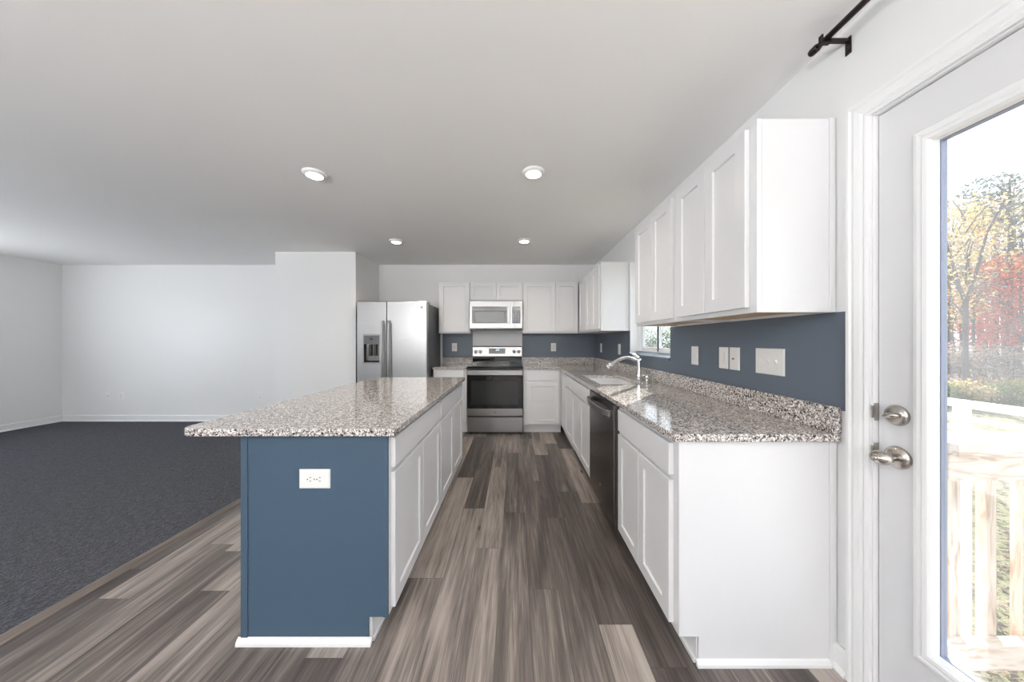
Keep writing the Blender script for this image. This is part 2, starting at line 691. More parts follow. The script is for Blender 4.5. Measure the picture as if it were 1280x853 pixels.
def thing(name, label, cat, loc=(0, 0, 0), group=None):
    o = bpy.data.objects.new(name, None)
    COL.objects.link(o)
    o.location = loc
    o.empty_display_size = 0.1
    o['label'] = label
    o['category'] = cat
    if group:
        o['group'] = group
    return o


def tag(o, label, cat, group=None):
    o['label'] = label
    o['category'] = cat
    if group:
        o['group'] = group
    return o


def struct(name, mb, m, parent=None, bevel=0.0, label=None, weld=True):
    o = obj(name, mb, m, parent, bevel, weld=weld)
    o['kind'] = 'structure'
    if label:
        o['label'] = label
    return o


# wall-local frames: u along the wall, v up, w out of the wall into the room
XW = 1.245      # right wall plane
YB = 4.85       # back wall plane
XL = -7.02      # left wall plane
YR = -3.2       # rear wall plane
ZC = 2.435      # ceiling
FR = lambda u, v, w: (XW - w, u, v)
FB = lambda u, v, w: (u, YB - w, v)
FLW = lambda u, v, w: (XL + w, u, v)
FRR = lambda u, v, w: (u, YR + w, v)
FT = lambda u, v, w: (u, v, w)            # horizontal slab

# ================================================================== shell
b = MB(); b.box(-2.14, XW, YR, YB, -0.10, 0.0)
struct('floor', b, M_floor, label='grey brown wood plank floor of the kitchen')
b = MB(); b.box(XL, -2.165, YR, YB, -0.10, 0.012)
struct('floor_carpet', b, M_carpet, label='dark charcoal carpet in the living room')
b = MB(); b.prism([(-2.165, YR, 0), (-2.165, YR, 0.016), (-2.155, YR, 0.017), (-2.125, YR, 0.004), (-2.12, YR, 0)],
                  [(-2.165, 4.12, 0), (-2.165, 4.12, 0.016), (-2.155, 4.12, 0.017), (-2.125, 4.12, 0.004), (-2.12, 4.12, 0)])
struct('trim_1', b, M_strip, label='thin wooden strip where the planks meet the carpet')
b = MB(); b.box(XL - 0.15, XW + 0.15, YR - 0.15, YB + 0.15, ZC, ZC + 0.12)
struct('ceiling', b, M_ceil, label='plain white ceiling')

# right wall with the window over the sink and the glazed door
WIN = (2.503, 3.376, 1.115, 2.10)
DOOR = (0.165, 1.098, 0.0, 2.048)
us = [YR - 0.15, DOOR[0], DOOR[1], WIN[0], WIN[1], YB + 0.15]
vs = [-0.10, 0.0, WIN[2], 2.048, WIN[3], ZC]
b = MB()
b.grid(us, vs, lambda i, j: not ((i == 1 and 1 <= j <= 2) or (i == 3 and 2 <= j <= 3)), -0.15, 0.0, FR)
wr = struct('wall_right', b, M_wall, label='white wall with glazed door and sink window')
b = MB()                                       # the painted band between worktop and wall cabinets
us = [1.159, WIN[0], WIN[1], YB]
vs = [0.99, WIN[2], 1.3665]
b.grid(us, vs, lambda i, j: not (i == 1 and j == 1), 0.0, 0.0012, FR)
struct('painted_band', b, M_blue, wr, label='slate blue painted band above the worktop')

b = MB(); b.box(XL - 0.15, XW + 0.15, YB, YB + 0.15, -0.10, ZC)
wb = struct('wall_back', b, M_wall, label='white back wall')
b = MB()
b.fbox(FB, -1.122, -0.652, 0.99, 1.369, 0.0, 0.0012)
b.fbox(FB, 0.114, XW - 0.0012, 0.99, 1.369, 0.0, 0.0012)
struct('painted_band', b, M_blue, wb, label='slate blue painted band above the worktop')

LWINS = [(1.6, 3.3), (-1.75, -0.05)]
b = MB()
us = [YR - 0.15, -1.75, -0.05, 1.6, 3.3, YB + 0.15]
vs = [-0.10, 0.80, 2.10, ZC]
b.grid(us, vs, lambda i, j: not (i in (1, 3) and j == 1), -0.15, 0.0, FLW)
struct('wall_left', b, M_wall, label='white living room wall on the left')
b = MB()
us = [XL - 0.15, -3.10, -1.80, -0.28, 1.12, XW + 0.15]
vs = [-0.10, 1.20, 1.21, 2.10, 2.11, ZC]
b.grid(us, vs, lambda i, j: not ((i == 1 and j == 2) or (i == 3 and j in (1, 2, 3))), -0.15, 0.0, FRR)
struct('wall_rear', b, M_wall, label='white wall behind the camera')
# frames of the out-of-frame windows; the rear two are added for the fill lamps
def plain_window(name, F, u0, u1, v0, v1, nm):
    m = MB()
    m.sweep(F, (u0 + 0.045, u1 - 0.045, v0 + 0.045, v1 - 0.045), [(0, -0.10), (0, -0.05), (0.045, -0.05), (0.045, -0.10), (0, -0.10)])
    for k in range(1, nm):
        c = u0 + (u1 - u0) * k / nm
        m.fbox(F, c - 0.02, c + 0.02, v0 + 0.045, v1 - 0.045, -0.095, -0.055)
    return struct(name, m, M_vinyl)
plain_window('window_2', FLW, 1.6, 3.3, 0.8, 2.1, 2)
plain_window('window_3', FLW, -1.75, -0.05, 0.8, 2.1, 2)
plain_window('added_window_4', FRR, -3.10, -1.80, 0.75, 2.15, 3)
plain_window('added_window_5', FRR, -0.28, 1.12, 1.20, 2.11, 2)

# closet box between the living room and the refrigerator
b = MB(); b.box(-3.17, -2.105, 4.14, YB - 0.0005, 0.0, ZC)
struct('wall_closet', b, M_wall, label='white boxed-out closet wall left of the refrigerator')


def base_prof(m, p0, p1, nrm, z0=0.0, h=0.095):
    """baseboard run from p0 to p1 standing on the floor with a shoe; nrm points into the room"""
    prof = [(0.0005, 0), (0.026, 0), (0.026, 0.008), (0.019, 0.018), (0.014, 0.02), (0.014, h - 0.012), (0.009, h), (0.0005, h)]
    n = Vector((nrm[0], nrm[1], 0))
    a = [(p0[0] + n.x * d, p0[1] + n.y * d, z0 + z) for d, z in prof]
    c = [(p1[0] + n.x * d, p1[1] + n.y * d, z0 + z) for d, z in prof]
    m.prism(a, c)


b = MB(); base_prof(b, (XL + 0.03, YB), (-3.20, YB), (0, -1), 0.012)
struct('baseboard_back', b, M_trim, label='white baseboard along the living room back wall')
b = MB(); base_prof(b, (XL, YR), (XL, YB), (1, 0), 0.012)
struct('baseboard_left', b, M_trim, label='white baseboard along the left wall')
b = MB(); base_prof(b, (-3.17, 4.14), (-2.166, 4.14), (0, -1), 0.012)
base_prof(b, (-3.17, 4.14), (-3.17, YB - 0.03), (-1, 0), 0.012)
struct('baseboard_closet', b, M_trim, label='white baseboard round the closet wall')
b = MB(); base_prof(b, (XW, 1.160), (XW, 1.213), (-1, 0))
base_prof(b, (XW, YR + 0.03), (XW, 0.102), (-1, 0))
struct('baseboard_right', b, M_trim, label='white baseboard beside the glazed door')
b = MB(); base_prof(b, (XL + 0.03, YR), (-2.17, YR), (0, 1), 0.012)
base_prof(b, (-2.11, YR), (XW - 0.03, YR), (0, 1))
struct('baseboard_rear', b, M_trim)

# ------------------------------------------------------------------ window over the sink
u0, u1, v0, v1 = WIN
win = bpy.data.objects.new('window_1', None); COL.objects.link(win)
win.location = (XW + 0.11, (u0 + u1) / 2, v0)
win['kind'] = 'structure'; win['label'] = 'white framed slider window over the sink'
b = MB()
b.sweep(FR, (u0 + 0.035, u1 - 0.035, v0 + 0.040, v1 - 0.035), [(0, -0.145), (0, -0.10), (0.012, -0.085), (0.0345, -0.085), (0.0345, -0.145), (0, -0.145)])
struct('window_frame', b, M_vinyl, win)
b = MB()
mc = (u0 + u1) / 2 + 0.02
b.sweep(FR, (u0 + 0.07, mc - 0.022, v0 + 0.075, v1 - 0.07), [(0, -0.135), (0, -0.11), (0.034, -0.11), (0.034, -0.135), (0, -0.135)])
struct('sash', b, M_vinyl, win)
b = MB()
b.sweep(FR, (mc + 0.022, u1 - 0.07, v0 + 0.075, v1 - 0.07), [(0, -0.135), (0, -0.11), (0.034, -0.11), (0.034, -0.135), (0, -0.135)])
struct('sash', b, M_vinyl, win)
for (a0, a1) in ((u0 + 0.07, mc - 0.022), (mc + 0.022, u1 - 0.07)):
    b = MB(); b.fbox(FR, a0, a1, v0 + 0.075, v1 - 0.07, -0.124, -0.120)
    struct('pane', b, M_wglass, win)
b = MB()                                       # sloping painted sill
b.prism([FR(u0 + 0.001, z, w) for w, z in ((-0.084, 1.1155), (-0.084, 1.150), (-0.004, 1.123), (0.010, 1.118), (0.012, 1.112), (0.012, 1.098), (0.0015, 1.095), (0.0015, 1.1155))],
        [FR(u1 - 0.001, z, w) for w, z in ((-0.084, 1.1155), (-0.084, 1.150), (-0.004, 1.123), (0.010, 1.118), (0.012, 1.112), (0.012, 1.098), (0.0015, 1.095), (0.0015, 1.1155))])
struct('window_sill', b, M_blue, win)

# ------------------------------------------------------------------ glazed door, casing, hardware
b = MB()
b.sweep(FR, (DOOR[0] + 0.012, DOOR[1] - 0.012, 0.0, DOOR[3] - 0.012),
        [(0.004, 0.0005), (0.004, 0.012), (0.014, 0.016), (0.022, 0.011), (0.030, 0.016), (0.046, 0.019), (0.056, 0.016), (0.062, 0.021), (0.072, 0.021), (0.072, 0.0005), (0.004, 0.0005)], closed=False)
struct('trim_2', b, M_trim, label='white moulded casing round the glazed door')
b = MB()
b.sweep(FR, (DOOR[0] + 0.012, DOOR[1] - 0.012, 0.0, DOOR[3] - 0.012),
        [(0, 0.0), (0.0115, 0.0), (0.0115, -0.15), (0, -0.15), (0, -0.072), (-0.012, -0.072), (-0.012, -0.064), (0, -0.064), (0, 0.0)], closed=False)
b.fbox(FR, DOOR[0] + 0.001, DOOR[1] - 0.001, 0.0005, 0.018, -0.15, -0.01)
jamb = struct('trim_3', b, M_trim, label='white door jamb')
for zc_, hh in ((1.010, 0.030), (0.872, 0.030)):
    b = MB()
    yy = DOOR[1] - 0.0125
    b.box(XW + 0.001, XW + 0.016, yy - 0.0025, yy - 0.0005, zc_ - hh, zc_ + hh)
    b.box(XW - 0.006, XW + 0.001, yy - 0.0025, yy + 0.002, zc_ - hh * 0.7, zc_ + hh * 0.7)
    obj('strike_plate', b, M_nickel, jamb)

DX = 0.016                                     # room face of the slab lies this far behind the wall plane
DY0, DY1, DZ0, DZ1 = DOOR[0] + 0.015, DOOR[1] - 0.0155, 0.020, DOOR[3] - 0.015
LY0, LY1, LZ0, LZ1 = 0.3205, 0.9425, 0.305, 1.862     # clear glass
FD = lambda u, v, w: (XW + DX - w, u, v)
door = bpy.data.objects.new('door_1', None); COL.objects.link(door)
door.location = (XW + DX + 0.022, (DY0 + DY1) / 2, DZ0)
door['kind'] = 'structure'; door['label'] = 'white exterior door with a full glass lite'
b = MB()
b.loft(FD, [(DY0, DY1, DZ0, DZ1, -0.044), (DY0, DY1, DZ0, DZ1, 0.0), (LY0 - 0.02, LY1 + 0.02, LZ0 - 0.02, LZ1 + 0.02, 0.0),
            (LY0 - 0.02, LY1 + 0.02, LZ0 - 0.02, LZ1 + 0.02, -0.044), (DY0, DY1, DZ0, DZ1, -0.044)], False, False)
struct('slab', b, M_doorp, door)
b = MB()
b.sweep(FD, (LY0, LY1, LZ0, LZ1), [(0.0, -0.020), (0.0, 0.004), (0.006, 0.012), (0.016, 0.014), (0.022, 0.009), (0.030, 0.012), (0.040, 0.010), (0.046, 0.0005), (0.0205, 0.0005), (0.0195, -0.020), (0.0, -0.020)])
struct('lite_frame', b, M_trim, door)
b = MB()
b.sweep(FD, (LY0 + 0.002, LY1 - 0.002, LZ0 + 0.002, LZ1 - 0.002), [(0.0, -0.040), (0.0, -0.0215), (0.021, -0.0215), (0.021, -0.040), (0.0, -0.040)])
struct('glass_spacer', b, M_spacer, door)
b = MB()
b.fbox(FD, LY0 + 0.0025, LY1 - 0.0025, LZ0 + 0.0025, LZ1 - 0.0025, -0.032, -0.028)
struct('glass_pane', b, M_glass, door)
# deadbolt
b = MB()
o_ = FD(1.030, 1.010, 0.0005)
b.lathe(o_, (-1, 0, 0), [(0.034, 0), (0.034, 0.003), (0.030, 0.010), (0.024, 0.013), (0.0, 0.0132)], 28)
db = obj('deadbolt', b, M_nickel, door)
b = MB()
b.lathe(FD(1.030, 1.010, 0.0138), (-1, 0, 0), [(0.008, 0), (0.008, 0.010), (0.0, 0.0102)], 14)
b.tube([FD(1.010, 1.014, 0.022), FD(1.020, 1.012, 0.026), FD(1.030, 1.010, 0.027), FD(1.041, 1.007, 0.026), FD(1.052, 1.004, 0.022)], [0.004, 0.008, 0.009, 0.008, 0.004], 12)
obj('thumb_turn', b, M_nickel, db)
# knob
b = MB()
b.lathe(FD(1.028, 0.872, 0.0005), (-1, 0, 0), [(0.037, 0), (0.037, 0.003), (0.033, 0.010), (0.024, 0.015), (0.0, 0.0152)], 28)
kn = obj('knob_rosette', b, M_nickel, door)
b = MB()
b.lathe(FD(1.028, 0.872, 0.0155), (-1, 0, 0), [(0.013, 0), (0.011, 0.012), (0.013, 0.018), (0.021, 0.025), (0.026, 0.036), (0.0265, 0.044), (0.022, 0.055), (0.014, 0.062), (0.011, 0.064), (0.0, 0.0642)], 28, scale=(1.12, 0.86))
obj('door_knob', b, M_nickel, kn)
b = MB()
b.lathe(FD(1.028, 0.872, 0.080), (-1, 0, 0), [(0.009, 0), (0.009, 0.004), (0.0, 0.0045)], 16)
obj('lock_button', b, M_nickel, kn)

# ================================================================== cabinets
T = 0.019                                       # door thickness
ZB, ZK = 0.870, 0.111                           # top of base cabinets, toe kick height


def shaker(name, F, u0, u1, v0, v1, w, parent, st=0.057):
    b = MB()
    e = 0.0016
    b.loft(F, [(u0, u1, v0, v1, w), (u0, u1, v0, v1, w + T - e), (u0 + e, u1 - e, v0 + e, v1 - e, w + T),
               (u0 + st, u1 - st, v0 + st, v1 - st, w + T), (u0 + st + 0.003, u1 - st - 0.003, v0 + st + 0.003, v1 - st - 0.003, w + T - 0.0085)])
    return obj(name, b, M_cab, parent)


def flat_front(name, F, u0, u1, v0, v1, w, parent):
    b = MB()
    e = 0.0016
    b.loft(F, [(u0, u1, v0, v1, w), (u0, u1, v0, v1, w + T - e), (u0 + e, u1 - e, v0 + e, v1 - e, w + T)])
    return obj(name, b, M_cab, parent)


def carcass(F, u0, u1, parent, depth=0.61, back=0.002):
    b = MB()
    prof = [(back, 0.001), (depth - 0.076, 0.001), (depth - 0.076, ZK), (depth, ZK), (depth, ZB - 0.0005), (back, ZB - 0.0005)]
    b.prism([F(u0, z, w) for w, z in prof], [F(u1, z, w) for w, z in prof])
    return obj('carcass', b, M_cab, parent)


def kick(F, u0, u1, parent, depth=0.61):
    b = MB()
    b.fbox(F, u0, u1, 0.001, ZK - 0.002, depth - 0.0755, depth - 0.0705)
    b.fbox(F, u0, u1, 0.001, 0.018, depth - 0.0705, depth - 0.060)
    return obj('toe_kick', b, M_trim, parent, 0.002)


def base_cabinet(label, F, u0, u1, doors, drawers, depth=0.61, kickrange=None):
    c = F((u0 + u1) / 2, 0, depth / 2)
    t = thing('base_cabinet', label, 'cabinet', (c[0], c[1], 0))
    carcass(F, u0 + 0.0004, u1 - 0.0004, t, depth)
    k = kickrange or (u0 + 0.001, u1 - 0.001)
    kick(F, k[0], k[1], t, depth)
    for (a, e) in drawers:
        flat_front('drawer_front', F, a, e, 0.722, 0.848, depth + 0.001, t)
    for (a, e) in doors:
        shaker('door', F, a, e, 0.131, 0.700, depth + 0.001, t)
    return t


# right run (faces -X): u = Y
E0 = 1.2143
t = base_cabinet('white base cabinet with a drawer and two doors nearest the glazed door', FR, E0, 1.900,
                 [(1.250, 1.556), (1.560, 1.866)], [(1.250, 1.866)], kickrange=(E0 + 0.003, 1.899))
b = MB()                                        # finished end panel with its shoe and the scribe strip at the wall
prof = [(0.003, 0.001), (0.534, 0.001), (0.534, ZK), (0.6095, ZK), (0.6095, ZB - 0.001), (0.003, ZB - 0.001)]
b.prism([FR(E0 - 0.004, z, w) for w, z in prof], [FR(E0 - 0.0004, z, w) for w, z in prof])
obj('end_panel', b, M_cab, t)
b = MB()
b.fbox(FR, E0 - 0.008, E0 - 0.0042, 0.001, ZB - 0.001, 0.0295, 0.003)
obj('scribe_strip', b, M_cab, t, 0.001)
b = MB()
prof = [(0, 0.001), (0.014, 0.001), (0.013, 0.012), (0.006, 0.022), (0, 0.026)]
b.prism([FR(E0 - 0.0043 - d, z, 0.0300) for d, z in prof], [FR(E0 - 0.0043 - d, z, 0.5445) for d, z in prof])
obj('shoe_moulding', b, M_trim, t)

base_cabinet('white sink base cabinet with a false drawer front and two doors, just beyond the dishwasher', FR, 2.540, 3.395,
             [(2.552, 2.966), (2.971, 3.385)], [(2.552, 3.385)])
t = base_cabinet('narrow white base cabinet between the sink cabinet and the inner corner of the worktop', FR, 3.396, 4.215,
             [(3.402, 3.842)], [(3.402, 3.842)])
b = MB(); b.fbox(FR, 3.848, 4.214, ZK, 0.868, 0.6105, 0.6135)
obj('corner_filler', b, M_cab, t)

# back run (faces -Y): u = X
t = base_cabinet('white base cabinet with one drawer and one door right of the range', FB, 0.118, 0.6335,
             [(0.157, 0.600)], [(0.157, 0.600)])
base_cabinet('white base cabinet between the refrigerator and the range', FB, -1.105, -0.652,
             [(-1.085, -0.690)], [(-1.085, -0.690)])

# uppers
UZ0, UZ1 = 1.367, 2.118


def wall_cabinet(label, F, u0, u1, doors, z0=UZ0, z1=UZ1, depth=0.305, ends=(), wood=True):
    c = F((u0 + u1) / 2, 0, depth / 2)
    t = thing('wall_cabinet', label, 'cabinet', (c[0], c[1], z0))
    b = MB()
    a0, a1 = u0 + 0.0004, u1 - 0.0004
    b.fbox(F, a0, a1, z0 + 0.018, z1, 0.002, depth - 0.0195)
    b.fbox(F, a0, a0 + 0.016, z0, z0 + 0.018, 0.002, depth - 0.0195)
    b.fbox(F, a1 - 0.016, a1, z0, z0 + 0.018, 0.002, depth - 0.0195)
    obj('carcass', b, M_cab, t)
    b = MB()
    b.fbox(F, a0, a1, z0, z1 + 0.002, depth - 0.019, depth)
    obj('face_frame', b, M_cab, t, 0.001)
    b = MB()
    b.fbox(F, a0 + 0.017, a1 - 0.017, z0 + 0.012, z0 + 0.0175, 0.003, depth - 0.020)
    obj('underside', b, M_wood_under, t)['label'] = 'unpainted birch underside'
    for (d0, d1) in doors:
        shaker('door', F, d0, d1, z0 + 0.022, z1 - 0.018, depth + 0.001, t)
    for e in ends:
        b = MB()
        s_ = 1 if e == 'hi' else -1
        q = u1 if e == 'hi' else u0
        b.fbox(F, q + s_ * 0.0002, q + s_ * 0.004, z0, z1 + 0.002, 0.003, 0.026)
        obj('scribe_strip', b, M_cab, t, 0.001)
    return t


wall_cabinet('large white wall cabinet with two doors at the near end, closest to the glazed door', FR, E0, 1.825,
             [(1.252, 1.516), (1.520, 1.787)], ends=('lo',))
wall_cabinet('white wall cabinet with two doors hanging between the nearest one and the sink window', FR, 1.826, 2.412,
             [(1.846, 2.116), (2.120, 2.390)])
wall_cabinet('white wall cabinet with two doors on the right wall just beyond the sink window', FR, 3.412, 4.044,
             [(3.434, 3.734), (3.738, 4.036)], ends=('lo',))
wall_cabinet('white blind corner wall cabinet where the right wall meets the back wall', FR, 4.045, 4.848,
             [(4.056, 4.480)])
wall_cabinet('white wall cabinet with two doors right of the microwave', FB, 0.1145, 0.920,
             [(0.125, 0.583), (0.588, 0.912)])
wall_cabinet('short white wall cabinet with two doors above the microwave', FB, -0.6475, 0.1140,
             [(-0.640, -0.270), (-0.265, 0.106)], z0=1.826)
wall_cabinet('white single door wall cabinet left of the microwave', FB, -1.105, -0.648,
             [(-1.090, -0.658)], ends=())

# ================================================================== worktops
CZ0, CZ1 = 0.870, 0.900
SINK = (0.705, 1.065, 2.56, 3.24)               # x0 x1 y0 y1
b = MB()
xs = [0.114, 0.606, SINK[0], SINK[1], XW - 0.002]
ys = [E0 - 0.026, SINK[2], SINK[3], YB - 0.637, YB - 0.002]
b.grid(xs, ys, lambda i, j: (j == 3) or (i >= 1 and not (i == 2 and j == 1)), CZ0, CZ1, FT)
wt = obj('worktop', b, M_granite, None, 0.004, loc=(0.92, 2.4, CZ0), seg=3)
tag(wt, 'L-shaped speckled grey granite worktop with a sink cutout along the right wall', 'worktop')
b = MB(); b.fbox(FR, E0 - 0.026, YB - 0.0045, CZ1 + 0.0003, 1.002, 0.0016, 0.022)
obj('backsplash', b, M_granite, wt, 0.003)
b = MB(); b.fbox(FB, 0.116, XW - 0.0225, CZ1 + 0.0003, 1.002, 0.0016, 0.022)
obj('backsplash', b, M_granite, wt, 0.003)
b = MB(); b.box(-1.112, -0.652, YB - 0.637, YB - 0.002, CZ0, CZ1)
wt2 = obj('worktop', b, M_granite, None, 0.004, loc=(-0.88, 4.5, CZ0), seg=3)
tag(wt2, 'short piece of granite worktop between refrigerator and range', 'worktop')
b = MB(); b.fbox(FB, -1.112, -0.653, CZ1 + 0.0003, 1.002, 0.0016, 0.022)
obj('backsplash', b, M_granite, wt2, 0.003)

# sink
x0, x1, y0, y1 = SINK
sk = thing('sink', 'undermount stainless steel sink bowl set in the worktop under the window', 'sink', ((x0 + x1) / 2, (y0 + y1) / 2, 0.67))
b = MB()
F2 = FT
b.loft(F2, [(x0 - 0.02, x1 + 0.02, y0 - 0.02, y1 + 0.02, CZ0 - 0.0012), (x0 - 0.006, x1 + 0.006, y0 - 0.006, y1 + 0.006, CZ0 - 0.0012),
            (x0 - 0.004, x1 + 0.004, y0 - 0.004, y1 + 0.004, CZ0 - 0.010), (x0 + 0.008, x1 - 0.008, y0 + 0.008, y1 - 0.008, 0.700), (x0 + 0.04, x1 - 0.04, y0 + 0.04, y1 - 0.04, 0.680)], False, True)
obj('bowl', b, M_sink, sk, 0.010, seg=3)
b = MB()
b.lathe(((x0 + x1) / 2 + 0.05, (y0 + y1) / 2, 0.6805), (0, 0, 1), [(0.045, 0), (0.045, 0.003), (0.036, 0.004), (0.030, 0.001), (0, 0.001)], 24)
obj('drain', b, M_chrome, sk)

# faucet
fx, fy = 1.135, 2.86
fa = thing('faucet', 'chrome single lever kitchen faucet arching over the sink', 'faucet', (fx, fy, CZ1))
b = MB()
b.lathe((fx, fy, CZ1 + 0.0005), (0, 0, 1), [(0.031, 0), (0.031, 0.004), (0.027, 0.012), (0.022, 0.018), (0.021, 0.05), (0.0195, 0.12), (0.022, 0.155), (0.024, 0.175), (0.020, 0.192), (0.0, 0.197)], 24)
obj('body', b, M_chrome, fa)
b = MB()
pts = []
for k in range(15):
    s_ = k / 14
    pts.append((fx - 0.012 - 0.265 * s_, fy, CZ1 + 0.150 + 0.055 * math.sin(PI * min(1, s_ * 0.98 + 0.12)) - 0.012 * s_ * s_))
b.tube(pts, [0.0155 + 0.004 * abs(0.4 - k / 14) for k in range(15)], 14)
sp = obj('spout', b, M_chrome, fa)
b = MB()
e = pts[-1]
b.lathe((e[0] + 0.006, e[1], e[2] - 0.004), (-0.55, 0, -0.83), [(0.0175, 0), (0.0185, 0.012), (0.0165, 0.030), (0.0, 0.0305)], 16)
obj('aerator', b, M_chrome, sp)
b = MB()
b.tube([(fx, fy, CZ1 + 0.190), (fx - 0.008, fy, CZ1 + 0.205), (fx - 0.045, fy, CZ1 + 0.232), (fx - 0.085, fy, CZ1 + 0.252)], [0.017, 0.014, 0.011, 0.007], 14)
obj('lever', b, M_chrome, fa)
b = MB()
b.lathe((1.125, 2.66, CZ1 + 0.0005), (0, 0, 1), [(0.020, 0), (0.020, 0.004), (0.012, 0.010), (0.010, 0.03), (0.012, 0.038), (0.016, 0.042), (0.015, 0.06), (0.0, 0.064)], 18)
sd = thing('side_sprayer', 'small chrome side sprayer standing on the worktop in front of the faucet', 'sprayer', (1.125, 2.66, CZ1))
obj('base', b, M_chrome, sd)
b = MB()
b.tube([(1.125, 2.66, CZ1 + 0.055), (1.105, 2.66, CZ1 + 0.063), (1.085, 2.66, CZ1 + 0.062)], [0.007, 0.006, 0.005], 10)
obj('nozzle', b, M_chrome, sd)

# ================================================================== dishwasher
y0, y1 = 1.917, 2.532
FW = lambda u, v, w: (0.636 - w, u, v)          # w grows towards the aisle
dw = thing('dishwasher', 'dark stainless steel dishwasher with a curved bar handle between two white base cabinets', 'dishwasher', (0.93, (y0 + y1) / 2, 0))
b = MB(); b.box(0.640, 1.20, y0 + 0.004, y1 - 0.004, 0.10, 0.862)
obj('tub', b, M_black, dw)
b = MB(); b.fbox(FW, y0, y1, 0.112, 0.862, -0.003, 0.030)
dd = obj('door_panel', b, M_dsteel, dw, 0.004)
b = MB(); b.box(0.70, 0.71, y0 + 0.002, y1 - 0.002, 0.001, 0.105)
obj('toe_kick', b, M_black, dw)
b = MB()
hz, n_ = 0.800, 13
pts = []
for k in range(n_):
    s_ = k / (n_ - 1)
    pts.append((0.606 - 0.020 - 0.036 * math.sin(PI * s_) ** 0.5, y0 + 0.045 + (y1 - y0 - 0.09) * s_, hz))
vs_, fs_ = [], []
for (px, py, pz) in pts:
    vs_ += [(px - 0.007, py, pz - 0.019), (px + 0.008, py, pz - 0.019), (px + 0.008, py, pz + 0.019), (px - 0.007, py, pz + 0.019)]
for k in range(n_ - 1):
    for i in range(4):
        j = (i + 1) % 4
        fs_.append((4 * k + i, 4 * k + j, 4 * k + 4 + j, 4 * k + 4 + i))
fs_ += [(3, 2, 1, 0), (4 * n_ - 4, 4 * n_ - 3, 4 * n_ - 2, 4 * n_ - 1)]
b.add(vs_, fs_)
for py in (pts[0][1], pts[-1][1]):
    b.box(0.580, 0.6055, py - 0.008, py + 0.008, hz - 0.019, hz + 0.019)
obj('handle', b, M_steel, dw, 0.003)['label'] = 'lighter steel bar handle'


def emblem(F, u, v, w, r, parent):
    """round monogram badge"""
    b = MB()
    o_ = Vector(F(u, v, w)); ax = Vector(F(u, v, w + 1)) - o_
    b.lathe(o_, ax, [(r, 0), (r, 0.0012), (r * 0.9, 0.0018), (0, 0.0018)], 20)
    e = obj('emblem', b, M_case, parent)
    b = MB()
    ring = [Vector(F(u + r * 0.84 * math.cos(a), v + r * 0.84 * math.sin(a), w + 0.002)) for a in [2 * PI * k / 24 for k in range(25)]]
    b.tube(ring, r * 0.05, 6)
    # intertwined script initials
    g = [Vector(F(u - r * 0.28 + r * 0.30 * math.cos(a), v + r * 0.42 * math.sin(a), w + 0.002)) for a in [R(50) + R(270) * k / 14 for k in range(15)]]
    g += [Vector(F(u - r * 0.02, v - r * 0.05, w + 0.002)), Vector(F(u - r * 0.22, v - r * 0.05, w + 0.002))]
    b.tube(g, r * 0.06, 6)
    for s_ in (0.23, -0.23):
        q = [Vector(F(u + r * 0.30 + r * 0.22 * math.cos(a), v + r * s_ + r * 0.22 * math.sin(a), w + 0.002)) for a in [R(60) + R(240) * k / 10 for k in range(11)]]
        b.tube(q, r * 0.06, 6)
    obj('monogram', b, M_chrome, e)
    return e


emblem(FW, y0 + 0.30, 0.235, 0.0302, 0.011, dw)

# ================================================================== refrigerator
FX0, FX1 = -2.045, -1.135
YF = 4.05
FF = lambda u, v, w: (u, YF + 0.065 - w, v)     # w=0.065 is the front skin
fr = thing('refrigerator', 'stainless steel side by side refrigerator with ice and water dispenser', 'refrigerator', ((FX0 + FX1) / 2, 4.45, 0))
b = MB(); b.box(FX0 + 0.006, FX1 - 0.006, YF + 0.075, 4.80, 0.02, 1.745)
obj('case', b, M_case, fr, 0.004)
b = MB(); b.box(FX0 + 0.02, FX1 - 0.02, YF + 0.05, YF + 0.072, 0.001, 0.085)
obj('base_grille', b, M_black, fr)
for ux in (FX0 + 0.05, FX1 - 0.05):
    b = MB(); b.box(ux - 0.04, ux + 0.04, YF + 0.078, YF + 0.16, 1.7455, 1.770)
    obj('hinge_cover', b, M_case, fr, 0.004)
XS = -1.659
DIS = (-1.965, -1.742, 0.967, 1.338)
# freezer door with the dispenser opening
b = MB()
r_ = 0.010
b.loft(FF, [(FX0, XS - 0.003, 0.09, 1.772, 0.0), (FX0, XS - 0.003, 0.09, 1.772, 0.055), (FX0 + 0.003, XS - 0.006, 0.093, 1.769, 0.061), (FX0 + r_, XS - r_ - 0.003, 0.10, 1.762, 0.065),
            (DIS[0], DIS[1], DIS[2], DIS[3], 0.065), (DIS[0], DIS[1], DIS[2], DIS[3], 0.006), (DIS[0] - 0.02, DIS[1] + 0.02, DIS[2] - 0.02, DIS[3] + 0.02, 0.0)], False, False)
fd = obj('freezer_door', b, M_steelv, fr)
b = MB()
b.sweep(FF, DIS, [(-0.010, 0.060), (-0.010, 0.0685), (0.006, 0.0685), (0.009, 0.0655), (-0.010, 0.060)])
obj('dispenser_bezel', b, M_steel, fd)
b = MB()
b.fbox(FF, DIS[0] + 0.011, DIS[1] - 0.011, 1.215, DIS[3] - 0.011, 0.010, 0.066)
obj('control_panel', b, M_case, fd, 0.004)
b = MB()
b.fbox(FF, -1.875, -1.83, 1.270, 1.292, 0.0662, 0.0672)
obj('display', b, M_blackglass, fd)
b = MB()
d0, d1, e0, e1 = DIS[0] + 0.0105, DIS[1] - 0.0105, DIS[2] + 0.0105, 1.2145
b.loft(FF, [(d0, d1, e0, e1, 0.062), (d0 + 0.01, d1 - 0.01, e0 + 0.02, e1, 0.008)], False, True)
obj('dispenser_niche', b, M_dsteel, fd)
